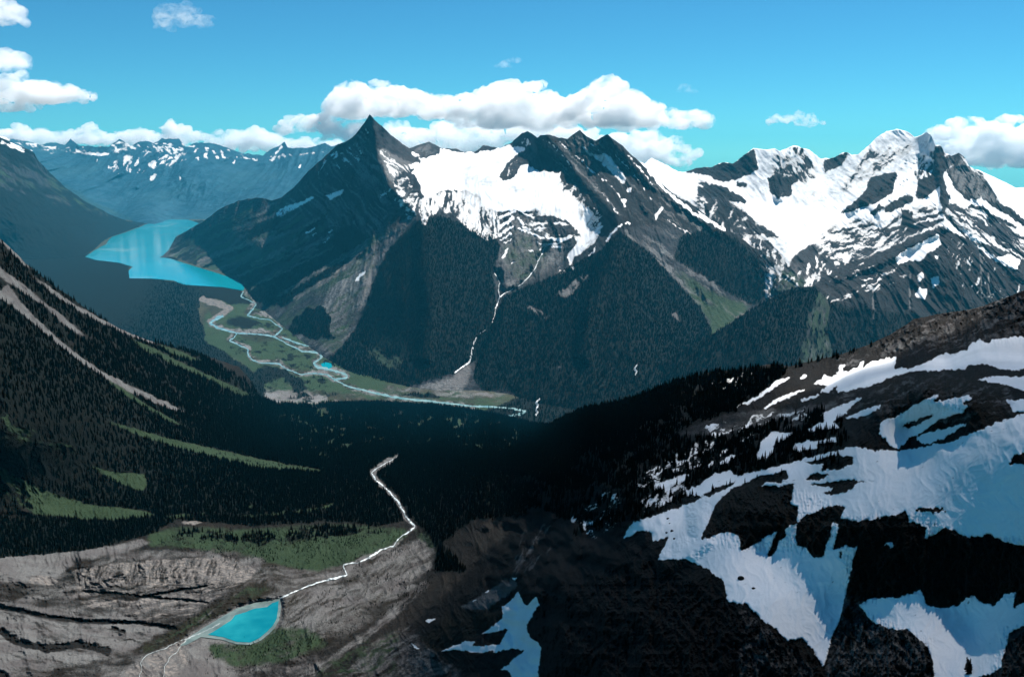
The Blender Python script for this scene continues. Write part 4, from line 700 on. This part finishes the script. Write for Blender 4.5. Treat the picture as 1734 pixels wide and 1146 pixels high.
cv.poly('scree', .35, "1150,735 1220,705 1300,700 1270,715 1200,725", 3); cv.poly('scree', .46, "1411,1000 1560,1040 1580,1146 1575,1240 1395,1240 1395,1146", 4, (60, 14, 5, 1.2)); cv.poly('scree', .40, "1250,1020 1330,1085 1390,1146 1390,1240 1250,1240", 4, (60, 14, 5, 1.2)); cv.poly('scree', .42, "1700,1060 1800,1040 1800,1240 1650,1240", 4)
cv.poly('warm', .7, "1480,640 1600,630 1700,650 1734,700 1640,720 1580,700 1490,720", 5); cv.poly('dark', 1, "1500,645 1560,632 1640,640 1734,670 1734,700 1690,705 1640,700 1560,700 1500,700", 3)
for s in ("1421,875 1540,868 1640,905 1990,925 1990,1020 1734,1020 1560,1005 1433,1028", "1188,915 1240,830 1340,820 1430,860 1400,940 1250,930", "900,1000 1100,950 1240,1020 1390,1130 1390,1240 900,1240", "1433,1020 1580,1080 1585,1240 1390,1240", "1470,590 1547,541 1734,492 1990,440 1990,560 1640,590 1540,620", "1700,1060 1990,1020 1990,1240 1640,1240", "1490,640 1620,640 1650,700 1500,710"):
    cv.poly('cliff', 1, s, 4)
cv.line('ridge', .6, 30, "1180,850 1190,915 1130,955", 24)
near_top = "-150,318 0,404 17,419 43,445 72,469 95,487 115,499 144,521 173,539 202,556 245,574 288,586 317,594 346,601 404,621 427,647 440,673 470,684 500,686 560,683 650,682 730,686 800,694 860,708 905,720 931,722 945,714 960,706 988,694 1032,685 1075,674 1109,660 1150,645 1200,631 1254,625 1305,616 1335,620 1364,614 1393,607 1430,598 1466,585 1496,572 1521,558 1547,541 1576,534 1613,528 1650,523 1686,510 1734,492 1890,430"
NC = """-150,318,2050 0,404,2250 72,469,2450 144,521,2700 245,574,3150 346,601,3700 404,621,3950 440,673,4250 500,687,4750 560,684,5300 650,683,5550 730,687,5550 800,695,5450 860,708,5200 905,720,4350 -150,560,1600 0,560,1850 100,600,2150 200,640,2450 300,690,2800 400,720,3250 500,730,3800
-150,760,1400 0,720,1600 100,760,1850 200,790,2050 320,790,2300 430,790,2550 540,792,2620 600,740,3500 700,710,4750 800,720,4700 640,760,3050 700,760,3150 760,750,3300 830,735,3500 870,752,3000 -150,880,1430 0,870,1640 140,885,1740 250,880,1800 400,880,1900 560,875,1900 655,830,2150 642,792,2560
690,885,1780 -150,950,1330 0,945,1420 145,932,1510 240,915,1600 330,920,1640 450,920,1660 560,920,1640 640,920,1640 0,1010,1290 150,1000,1400 300,1000,1420 430,985,1420 480,1030,1285 455,1080,1210 385,1092,1190 340,1062,1240 400,1024,1298 440,1012,1320 0,1080,1150 150,1080,1190 260,1090,1190 372,1055,1250 474,1015,1313 430,1090,1195 560,985,1450 620,960,1500 -150,1080,1120 -150,1230,920 0,1146,1010 150,1146,1040 300,1146,1060 500,1130,1060 600,1050,1210 675,1000,1330 727,963,1380 737,933,1500
0,1230,900 300,1230,940 600,1146,990 600,1230,880 700,1100,1010 700,1146,940 780,1050,930 800,1146,780 820,1230,670 931,724,3100 960,706,2600 1032,685,1950 1109,660,1550 1200,631,1370 1254,625,1230 1335,620,1080 1430,598,1020 1496,572,1010 1547,541,990 1650,523,930 1734,492,850 1890,430,800
900,770,1700 800,800,1900 740,830,1980 800,870,1520 750,900,1560 870,830,1400 900,880,1050 950,760,1500 1000,720,1330 1000,800,980 1000,880,800 1090,700,1250 1080,760,930 1160,680,1150 1200,700,960 1300,650,1000 1240,760,740 1320,720,760 1400,640,920 1450,610,960 1520,620,800 1600,610,730 1734,600,650 1580,575,860 1700,540,800 1890,560,620
1060,830,690 1040,900,640 1100,900,570 1100,960,520 1180,850,590 1200,840,575 1300,790,560 1400,760,525 1450,700,565 1480,680,545 1380,690,720 1540,720,490 1600,720,448 1600,660,465 1640,645,470 1700,680,430 1734,660,445 1560,645,500 1890,680,360 1600,760,420 1600,850,385 1734,850,350 1890,850,310 1500,830,420 1400,830,470 1300,830,520 1210,900,500
1300,870,470 1430,875,418 1600,890,374 1734,925,338 1890,930,300 1433,1010,395 1520,1000,372 1600,1020,356 1734,1010,324 1890,1010,290 1230,960,445 1300,930,455 1300,1000,412 1380,1050,388 1220,1020,415 1300,1080,375 1390,1100,370 1390,1140,352 1450,1060,374 1560,1090,332 1650,1070,338 1500,1146,320 1600,1146,312 1734,1100,296 1734,1146,282 1890,1120,262 1400,1230,320 1600,1230,290 1734,1230,262 1890,1230,236 1200,1146,362 1200,1230,335
920,920,900 880,1000,800 895,1060,720 880,1100,710 860,1146,690 900,1230,620 940,980,700 940,1060,590 940,1146,530 1000,950,640 1000,1050,520 1000,1146,460 1100,1050,445 1100,1146,390 1000,1230,420 850,980,900"""
NEAR = landform('terrain', 'near ground: forested left slope, side valley with the tarn and dark snow-patched ridge on the right', near_top, "-150,1230 1890,1230", 1.3,
    [(x, y, float(near_d(d))) for x, y, d in (map(float, p.split(',')) for p in NC.split())], cv, rel_near, M_NEAR, jag=(2.2, 13), warp=(3.0, 1.8), teeth=(4.5, 9, 650), fold=(17, 55, 760), back=(12, 30, .7), lam=3e-5, level=(('tarn', 1125.6),), beyond=(16, 16, 12, 26, .45, .16))

flat_water('shore', 'pale silt shallows round the edge of the tarn', SHELF, water_mat('silt_water', (.07, .10, .095), (.13, .17, .155), .3, .2, 14, .3), 1126.1)
flat_water('tarn', 'small turquoise glacial tarn in the rocky cirque', TARN, M_TARN, 1126.3)
ribbon('stream', 'white creek running out of the tarn and down the side valley', NEAR, "474,1014 488,1007 502,1001 531,989 548,984 565,980 576,977 587,974 584,966 582,956 590,955 604,953 617,949 632,940 646,931 655,928 665,925 670,918 674,913 681,908 687,904 696,898 703,892 694,883 687,875 681,862 674,849 664,838 655,829 645,820 636,813 632,806 629,800 635,795 642,791 657,782 669,776 676,770", (2, 1.8, 2, 3.4, 1.6, 2, 2.4, 1.6, 2, 2.6, 2.6, 2.4, 2, 1, .4), M_CREEK, .6, 2.6)
ribbon('stream', 'grey braided meltwater channel feeding the tarn', NEAR, "372,1056 345,1070 320,1080 298,1088 275,1100 258,1104 246,1112 238,1122 240,1134 236,1146 230,1180", (3, 2, 1.2, 1, .9, 1.2, 1.2), M_SILT, .4, 3)
ribbon('stream', 'thin grey side braid of the meltwater channel', NEAR, "322,1078 306,1092 300,1104 288,1112 280,1126 276,1146 270,1180", (1.2, 1, .8, 1.2, 1, 1.2), M_SILT, .4, 3)

# ------------------------------------------------------------------ trees
def tag(o, label, cat=None, group=None, kind=None):
    o['label'] = label
    if cat: o['category'] = cat
    if group: o['group'] = group
    if kind: o['kind'] = kind
    return o
def crown_mesh(seed, whorls=13, width=.19, lean=.0):
    r = random.Random(seed); V = []; Fc = []
    def add(*q):
        i = len(V); V.extend(q); Fc.append(tuple(range(i, i + len(q))))
    for k in range(whorls):
        f = k / (whorls - 1); h = .06 + .90 * f ** .92
        R = width * (1 - f) ** .8 * (.85 + .3 * r.random()) + .012; nb = 8 if f < .7 else 6
        a0 = r.random() * 6.28
        for j in range(nb):
            if r.random() < .08: continue
            a = a0 + j * 6.283 / nb + r.uniform(-.25, .25); L = R * r.uniform(.7, 1.2); dr = L * r.uniform(.35, .6)
            ca, sa = math.cos(a), math.sin(a); wd = L * .36
            b = (lean * h, 0, h + .035); t = (ca * L + lean * h, sa * L, h - dr * .7)
            l_ = (ca * L * .62 - sa * wd + lean * h, sa * L * .62 + ca * wd, h - dr * .55); r_ = (ca * L * .62 + sa * wd + lean * h, sa * L * .62 - ca * wd, h - dr * .55)
            add(b, l_, t, r_)
            add((b[0], b[1], b[2] - .05), (l_[0] * .8, l_[1] * .8, l_[2] - .02), (t[0] * .7, t[1] * .7, t[2] - .05), (r_[0] * .8, r_[1] * .8, r_[2] - .02))
    n = 6                                                           # dense heart of the crown
    for k in range(n):
        a, b = k * 6.283 / n, (k + 1) * 6.283 / n; w0 = width * .42
        add((math.cos(a) * w0, math.sin(a) * w0, .04), (math.cos(b) * w0, math.sin(b) * w0, .04), (lean, 0, 1.0))
    me = bpy.data.meshes.new('crown'); me.from_pydata(V, [], Fc); me.update(); me.materials.append(M_NEEDLE); return me
def trunk_mesh():
    n = 7; V = []; Fc = []
    for z, r in ((-.06, .022), (.10, .016), (.5, .009), (.97, .003)):
        V += [(math.cos(k * 6.283 / n) * r, math.sin(k * 6.283 / n) * r, z) for k in range(n)]
    for j in range(3):
        for k in range(n): Fc.append((j * n + k, j * n + (k + 1) % n, (j + 1) * n + (k + 1) % n, (j + 1) * n + k))
    me = bpy.data.meshes.new('trunk'); me.from_pydata(V, [], Fc); me.update(); me.materials.append(M_BARK); return me
CROWNS = [crown_mesh(s, w_, wd, ln) for s, w_, wd, ln in ((1, 13, .17, 0), (2, 15, .14, .01), (3, 11, .21, -.02), (4, 12, .18, .03))]
TRUNK = trunk_mesh()
SRC = {}
def conifer(P, h, rz, k, label, group=None):
    e = bpy.data.objects.new('conifer', None); col.objects.link(e)
    e.location = P; e.rotation_euler = (0, 0, rz); e.scale = (h, h, h); e.empty_display_size = .2
    tag(e, label, 'conifer', group)
    for nm, me in (('trunk', TRUNK), ('crown', CROWNS[k])):
        o = bpy.data.objects.new(nm, me); col.objects.link(o); o.parent = e
        if nm == 'crown': SRC.setdefault(k, o)
    return e
rng = np.random.RandomState(11)
def tree_height(D): return np.clip(1.5 + D * .0044, 2.4, 21)
def scatter(L, gap, dens=lambda m: m['forest'], cap=160000):
    P, D, m = L['P'], L['D'], L['m']
    e1 = P[1:, :-1] - P[:-1, :-1]; e2 = P[:-1, 1:] - P[:-1, :-1]
    A = np.linalg.norm(np.cross(e1, e2), axis=2)
    f = sstep(.35, .75, dens(m)[:-1, :-1]); h = tree_height(D[:-1, :-1])
    A = A * np.clip(np.abs(np.cross(e1, e2)[..., 2]) / (A + 1e-9), .15, 1)       # per square metre of plan
    ex = A * f / (gap * h) ** 2
    ex = np.minimum(ex, 4)
    n = rng.poisson(np.minimum(ex, 50)); j, i = np.nonzero(n); rep = n[j, i]; j = np.repeat(j, rep); i = np.repeat(i, rep)
    if len(j) > cap: q = rng.choice(len(j), cap, False); j, i = j[q], i[q]
    u = rng.rand(len(j), 1); v = rng.rand(len(j), 1)
    Q = P[j, i] * (1 - u) * (1 - v) + P[j, i + 1] * u * (1 - v) + P[j + 1, i] * (1 - u) * v + P[j + 1, i + 1] * u * v
    H = h[j, i] * rng.uniform(.55, 1.25, len(j)); px = L['PX'][j, i]; py = L['PY'][j, i]
    return Q, H, px, py, D[j, i]
def forest(name, label, P, H):
    me = bpy.data.meshes.new(name); me.vertices.add(len(P)); me.vertices.foreach_set('co', (P - [0, 0, .3]).reshape(-1).astype(np.float32))
    at = me.attributes.new('size', 'FLOAT', 'POINT'); at.data.foreach_set('value', H.astype(np.float32))
    o = bpy.data.objects.new(name, me); col.objects.link(o); me.materials.append(M_NEEDLE); tag(o, label, kind='stuff')
    g = bpy.data.node_groups.new(name, 'GeometryNodeTree')
    g.interface.new_socket('Geometry', in_out='INPUT', socket_type='NodeSocketGeometry'); g.interface.new_socket('Geometry', in_out='OUTPUT', socket_type='NodeSocketGeometry')
    nn = g.nodes.new; gi = nn('NodeGroupInput'); go = nn('NodeGroupOutput'); ip = nn('GeometryNodeInstanceOnPoints'); jn = nn('GeometryNodeJoinGeometry')
    for k in sorted(SRC):
        oi = nn('GeometryNodeObjectInfo'); oi.transform_space = 'ORIGINAL'; oi.inputs['Object'].default_value = SRC[k]; oi.inputs['As Instance'].default_value = True
        g.links.new(oi.outputs['Geometry'], jn.inputs[0])
    na = nn('GeometryNodeInputNamedAttribute'); na.data_type = 'FLOAT'; na.inputs['Name'].default_value = 'size'
    rv = nn('FunctionNodeRandomValue'); rv.data_type = 'FLOAT_VECTOR'; rv.inputs[0].default_value = (-.04, -.04, 0); rv.inputs[1].default_value = (.04, .04, 6.28)
    ri = nn('FunctionNodeRandomValue'); ri.data_type = 'INT'
    r3 = [x for x in ri.inputs if x.type == 'INT']; r3[0].default_value = 0; r3[1].default_value = 3
    rs = nn('FunctionNodeRandomValue'); rs.data_type = 'FLOAT_VECTOR'; rs.inputs[0].default_value = (.9, .9, .9); rs.inputs[1].default_value = (1.35, 1.35, 1.1); rs.inputs['Seed'].default_value = 5
    vm = nn('ShaderNodeVectorMath'); vm.operation = 'SCALE'; g.links.new(rs.outputs[0], vm.inputs[0]); g.links.new(na.outputs[0], vm.inputs['Scale'])
    ip.inputs['Pick Instance'].default_value = True
    g.links.new(gi.outputs[0], ip.inputs['Points']); g.links.new(jn.outputs[0], ip.inputs['Instance']); g.links.new([x for x in ri.outputs if x.type == 'INT'][0], ip.inputs['Instance Index'])
    g.links.new(rv.outputs[0], ip.inputs['Rotation']); g.links.new(vm.outputs[0], ip.inputs['Scale']); g.links.new(ip.outputs[0], go.inputs[0])
    md = o.modifiers.new('trees', 'NODES'); md.node_group = g
    return o
def near_trees(m):                                                    # forest, plus stunted firs on the dark ground between the snow patches
    return m['forest'] * (1 - sstep(.4, .6, m['snow']))
Q, H, px, py, D = scatter(NEAR, .50, near_trees)
inframe = (px > 4) & (px < 1730) & (py < 1142)
rank = np.where(inframe, H / D, 0); order = np.argsort(-rank); pick = order[:285]; rest = np.ones(len(Q), bool); rest[pick] = False
ZONES = [('stunted dark fir on the bare ground between the snow patches of the right ridge', 'stunted firs between the snow patches'),
         ('small fir at the dark edge of the forest below the snow patches', 'firs at the edge of the dark forest'),
         ('slender dark conifer on the shaded slope under the snow ridge', 'conifers on the shaded slope')]
for n_, q in enumerate(pick):
    z = 0 if py[q] < 860 and px[q] > 1180 else 1 if px[q] > 1040 else 2
    conifer(Q[q] - [0, 0, .2], float(H[q]), float(rng.rand() * 6.28), n_ % 4, *ZONES[z])
LONE = [(1641, 1140, 26, 2, 'lone dark fir on the steep snow at the bottom edge of the photo'), (1386, 712, 26, 0, 'tallest bushy fir of the clump above the snow patches'), (1376, 716, 21, 2, 'shorter fir leaning on the left of the tallest clump fir'),
        (1393, 714, 20, 3, 'small fir at the right foot of the tallest clump fir'), (1330, 722, 22, 1, 'thin fir at the head of the dark tree island above the snow patches')]
for x, y, hp, k, lab in LONE:
    p = surf(NEAR, x, y); d = float(np.linalg.norm(p - [0, 0, EYE])); conifer(p, float(hp / F * d), 1.0 + k, k, lab)
forest('forest', 'dense dark conifer forest covering the near slopes and side valley', Q[rest], H[rest])
for L, nm, lab, gap in ((MID, 'forest', 'blue-green conifer forest on the spurs below the pointed peak', .62), (SPUR, 'forest', 'dark conifer forest on the spur under the snow mountain', .62), (VALLEY, 'forest', 'conifer forest on the flat valley floor by the river and lake', .62), (RIGHT, 'forest', 'scattered conifers clinging to the waterfall cliffs', .8)):
    Q2, H2, _, _, D2 = scatter(L, gap, cap=60000); k = D2 < 13500
    forest(nm, lab, Q2[k], H2[k])
_th = tree_height
def tree_height(D): return .6 + .0018 * D
Q2, H2, _, _, D2 = scatter(NEAR, 1.25, lambda m: m['brush'] * (1 - m['snow']), cap=60000)
forest('undergrowth', 'low dark scrub dotted over the moraine and the meadow strips', Q2, H2)
tree_height = _th
NTREES = (len(Q), len(Q2))


# ------------------------------------------------------------------ stones lying on the snow
M_STONE = simple_mat('stone', (.006, .006, .005), (.022, .019, .016), .8)
def boulder(px, py, wpx, label, group=None, seed=0):
    import bmesh
    p = surf(NEAR, px, py); R = wpx / F * np.linalg.norm(p - [0, 0, EYE]) / 2
    bm = bmesh.new(); bmesh.ops.create_icosphere(bm, subdivisions=3, radius=1); r = random.Random(seed)
    sx, sy, sz = r.uniform(.9, 1.3), r.uniform(.8, 1.1), r.uniform(.55, .8)
    co = np.array([v.co[:] for v in bm.verts]); k = 1 + .45 * fbm(co[:, 0] * 1.3 + seed * 3, co[:, 1] * 1.3 + co[:, 2], 4, 3) + .2 * (ridged(co[:, 0] * 2 + seed, co[:, 2] * 2 + co[:, 1], 3, 5) - .5)
    for v, q in zip(bm.verts, k): v.co = (v.co.x * sx * R * q, v.co.y * sy * R * q, v.co.z * sz * R * q)
    me = bpy.data.meshes.new('boulder'); bm.to_mesh(me); bm.free(); me.materials.append(M_STONE)
    o = bpy.data.objects.new('boulder', me); col.objects.link(o); o.location = p + [0, 0, R * .15]; o.rotation_euler = (0, 0, r.random() * 6)
    return tag(o, label, 'boulder', group)
boulder(1255, 980, 10, 'large dark boulder lying alone on the steep lower snowfield', seed=1)
boulder(1276, 996, 5, 'small dark stone just below the large boulder on the lower snowfield', seed=2)
boulder(1425, 938, 5, 'dark stone close under the cliff at the right side of the lower snowfield', seed=3)
for n_, (x, y, w_) in enumerate(((1553, 864, 5), (1562, 861, 4), (1571, 863, 6), (1589, 867, 4), (1596, 860, 4), (1580, 869, 3), (1601, 866, 3))): boulder(x, y, w_, 'small dark stone in the scatter on the snow above the long cliff', 'stones above the long cliff', 10 + n_)
for n_, (x, y, w_) in enumerate(((1131, 878, 5), (1134, 886, 3), (1138, 899, 6), (1129, 902, 4), (1142, 912, 4))): boulder(x, y, w_, 'dark stone in the short line down the narrow snow tongue beside the forest', 'stones on the narrow snow tongue', 30 + n_)

# ------------------------------------------------------------------ clouds, beyond and above the mountains
def cloud_mat(name, density, scale, lo, hi):
    m, t = mat(name); n = N(t)
    g = n.new('ShaderNodeTexCoord')
    mp = n.new('ShaderNodeMapping'); n.link(g.outputs['Object'], mp.inputs[0]); mp.inputs['Scale'].default_value = (1, 1, 1.35)
    f = n.noise(mp.outputs[0], 1 / scale, 8, .68, .5)
    d = n.math('MULTIPLY', n.ramp(f, lo, hi), density)
    v = n.new('ShaderNodeVolumePrincipled'); v.inputs['Color'].default_value = (1, 1, 1, 1); v.inputs['Anisotropy'].default_value = .2
    n.link(d, v.inputs['Density'])
    o = n.new('ShaderNodeOutputMaterial'); n.link(v.outputs[0], o.inputs['Volume']); return m
M_CLOUD = cloud_mat('cloud_vapour', .0040, 900, .38, .58); M_SOFT = cloud_mat('soft_cloud_vapour', .0022, 800, .34, .66); M_WISP = cloud_mat('thin_cloud_vapour', .0010, 420, .42, .72)
tx = []
for nm, sz, dp in (('billow', 520, 4), ('puff', 150, 3)):
    q = bpy.data.textures.new(nm, 'CLOUDS'); q.noise_scale = sz; q.noise_depth = dp; tx.append(q)
def cloud(label, blobs, Y=38500, m=None, vox=2.6, seed=0):
    """blobs: bearing x,y and half sizes rx,ry at distance Y; each is heaped up from many puffs on a flat base, then all are fused."""
    import bmesh
    bm = bmesh.new(); r = random.Random(len(label) * 7 + seed); s = Y / F
    for b in blobs.split():
        x, y, rx, ry = map(float, b.split(',')); ry *= 1.12; rx *= 1.06
        c = place(x, y, Y)
        for i in range(int(14 + 5 * rx / ry)):
            u = r.uniform(-1, 1); env = math.sqrt(max(.05, 1 - u * u))
            R = ry * r.uniform(.22, .5) * (.5 + .5 * env)
            top = (2 * env * (.65 + .35 * r.random()) - 1) * ry - R; bot = -ry + R * .6
            oz = bot + (max(bot, top) - bot) * r.random() ** .8
            ox = u * rx; oy = r.uniform(-1, 1) * ry * 1.6 * env
            q = bmesh.ops.create_icosphere(bm, subdivisions=2, radius=1)['verts']
            for v in q:
                z = max(v.co.z * R * .95, -ry - oz + R * .1)
                v.co = (c[0] + (ox + v.co.x * R * 1.9) * s, c[1] + (oy + v.co.y * R * 1.4) * s, c[2] + (oz + z) * s)
    me = bpy.data.meshes.new('cloud'); bm.to_mesh(me); bm.free()
    o = bpy.data.objects.new('cloud', me); col.objects.link(o); me.materials.append(m or M_CLOUD)
    rm = o.modifiers.new('fuse', 'REMESH'); rm.mode = 'VOXEL'; rm.voxel_size = vox * s
    for tq, st in ((tx[0], 16 * s), (tx[1], 7 * s)):
        d = o.modifiers.new('billow', 'DISPLACE'); d.texture = tq; d.strength = st; d.mid_level = .45; d.texture_coords = 'GLOBAL'
    tag(o, label, 'cloud'); return o
cloud('long white cumulus above the pointed peak with a grey underside', "620,160,55,34 680,168,70,28 740,175,55,24 600,152,34,24 650,145,40,20 690,182,90,12")
cloud('largest bright cumulus in the centre, joining the cloud above the pointed peak', "820,172,50,30 880,168,70,36 900,150,30,20 960,188,95,32 900,200,90,16 1020,160,50,34 1050,175,50,34 1080,185,40,26 840,195,60,20")
cloud('bright cumulus lobe at the right end of the central cloud bank', "1110,190,40,18 1150,194,45,20 1180,195,25,18", Y=39500)
cloud('low grey-based cumulus just left of the pointed peak', "500,208,30,16 545,205,50,20 590,215,40,20", Y=37500)
cloud('long white cloud bank lying behind the glacier rim', "690,225,60,24 760,220,70,24 830,222,70,22 900,215,70,24 960,222,60,20 640,240,60,18 720,250,80,16 800,248,70,16 860,245,50,14 680,252,60,12", Y=41500)
cloud('white cloud behind the right end of the twin ridges', "1060,230,40,18 1100,245,50,24 1140,248,45,20 1100,266,60,16 1130,268,40,10", Y=41500)
cloud('low white cloud bank over the far blue range beside the pointed peak', "310,222,35,14 350,228,45,15 400,235,60,16 460,240,60,14 530,243,60,14 560,246,30,10 430,228,60,16 290,210,18,8", Y=41000)
cloud('low white cloud bank over the far blue range at the left edge', "-60,225,60,16 20,222,45,17 60,224,50,17 110,228,50,16 150,224,45,17 200,228,60,16 245,232,50,14 290,234,40,12", Y=42000)
cloud('grey-bellied cumulus at the left edge of the sky', "-40,150,50,34 20,145,50,26 60,150,45,24 100,158,40,17 30,175,40,10 140,160,20,8")
cloud('soft pale cloud above the grey-bellied cumulus at the left edge', "-30,90,40,26 10,92,28,20", m=M_SOFT)
cloud('pale cloud cut by the upper left corner of the sky', "-20,10,40,26 15,18,20,20", m=M_SOFT)
cloud('thin ragged wisp high in the left part of the sky', "290,20,22,22 315,12,20,14 340,28,14,16 275,40,14,10 270,20,6,8", m=M_WISP, seed=3)
cloud('small flat white cloud alone in the right part of the sky', "1325,198,22,9 1350,197,25,10 1375,203,22,8", vox=2)
cloud('large bright cumulus at the right edge behind the snow mountain', "1600,220,30,14 1650,228,55,36 1640,212,32,22 1720,228,80,42 1745,208,50,30 1700,255,95,26 1800,230,60,40 1640,255,60,26", Y=39500)
cloud('tiny faint puff above the right end of the central cloud bank', "1160,147,9,8 1172,152,12,5", m=M_WISP, vox=2)
cloud('thin faint wisp high above the central cloud bank', "850,108,14,5 870,101,12,5", m=M_WISP, vox=2)
cloud('tiny faint wisp above the large cumulus at the right edge', "1600,181,12,4", m=M_WISP, vox=2)


def shade_cloud(label, puffs, m, vox):                                  # unseen cloud added to shade the near snow: puffs are x,y,z,r in metres
    import bmesh
    bm = bmesh.new(); r = random.Random(4)
    for b in puffs.split():
        x, y, z, R = map(float, b.split(','))
        for i in range(9):
            q = bmesh.ops.create_icosphere(bm, subdivisions=2, radius=1)['verts']; rr = R * r.uniform(.4, .7); dx, dy, dz = (r.uniform(-.75, .75) * R for _ in range(3))
            for v in q: v.co = (x + dx + v.co.x * rr, y + dy + v.co.y * rr, z + dz * .35 + v.co.z * rr * .55)
    me = bpy.data.meshes.new('cloud'); bm.to_mesh(me); bm.free()
    o = bpy.data.objects.new('cloud', me); col.objects.link(o); me.materials.append(m)
    rm = o.modifiers.new('fuse', 'REMESH'); rm.mode = 'VOXEL'; rm.voxel_size = vox
    tag(o, label, 'cloud'); return o
S_ = (math.sin(SUN_AZ) * math.cos(SUN_EL), math.cos(SUN_AZ) * math.cos(SUN_EL), math.sin(SUN_EL))
def over(x, y, z, R, top=2700): x, y, z, R = x * NEAR_SCALE, y * NEAR_SCALE, EYE + (z - EYE) * NEAR_SCALE, R * NEAR_SCALE; t = (top - z) / S_[2]; return f"{x + S_[0] * t:.0f},{y + S_[1] * t:.0f},{top},{R}"
shade_cloud('unseen cloud added above the right ridge to dim the snow below it', ' '.join(over(*p) for p in ((-77, 225, 1215, 150), (-75, 328, 1215, 150), (-70, 409, 1215, 150), (-64, 513, 1215, 150), (-67, 598, 1195, 150), (-78, 682, 1174, 150), (-70, 757, 1153, 150), (45, 245, 1248, 150), (37, 328, 1248, 150), (39, 418, 1248, 150), (37, 492, 1248, 150), (7, 561, 1228, 150), (28, 674, 1206, 150), (25, 754, 1185, 150), (117, 253, 1280, 150), (100, 340, 1280, 150), (101, 405, 1280, 150), (104, 476, 1280, 150), (101, 580, 1260, 150), (101, 653, 1239, 150), (207, 252, 1312, 150), (198, 337, 1312, 150), (210, 401, 1312, 150), (203, 501, 1312, 150), (208, 583, 1292, 150), (212, 667, 1271, 150), (283, 248, 1344, 150), (270, 330, 1344, 150), (289, 423, 1344, 150), (275, 506, 1344, 150), (277, 591, 1324, 150), (377, 252, 1377, 150), (367, 334, 1377, 150), (374, 412, 1377, 150), (381, 510, 1377, 150), (374, 591, 1357, 150), (444, 240, 1409, 150), (440, 344, 1409, 150), (447, 420, 1409, 150), (449, 494, 1409, 150), (462, 595, 1389, 150), (-40, 860, 1060, 150), (-30, 960, 1010, 150), (40, 880, 1090, 140))), cloud_mat('shade_cloud_vapour', .0165, 110, .05, .40), 10)
# ------------------------------------------------------------------ haze: one closed box of clear mountain air round the camera and the landforms
hm, ht = mat('haze_air'); n = N(ht)
v = n.new('ShaderNodeVolumePrincipled'); v.inputs['Color'].default_value = (.06, .58, .88, 1); v.inputs['Density'].default_value = 0.95e-5; v.inputs['Anisotropy'].default_value = 0
o = n.new('ShaderNodeOutputMaterial'); n.link(v.outputs[0], o.inputs['Volume'])
lo = min(min(v_[2] for v_ in o_.bound_box) for o_ in col.objects if o_.get('kind') == 'structure') - 1
x0, x1, y0, y1, z0, z1 = -21000, 21000, -300, 35500, lo, EYE + 640
Vx = [(x, y, z) for x in (x0, x1) for y in (y0, y1) for z in (z0, z1)]
me = bpy.data.meshes.new('haze'); me.from_pydata(Vx, [], [(0, 1, 3, 2), (4, 6, 7, 5), (0, 4, 5, 1), (2, 3, 7, 6), (0, 2, 6, 4), (1, 5, 7, 3)]); me.update(); me.materials.append(hm)
hz = bpy.data.objects.new('haze', me); col.objects.link(hz); tag(hz, 'thin blue air that fades the far mountains', kind='stuff')
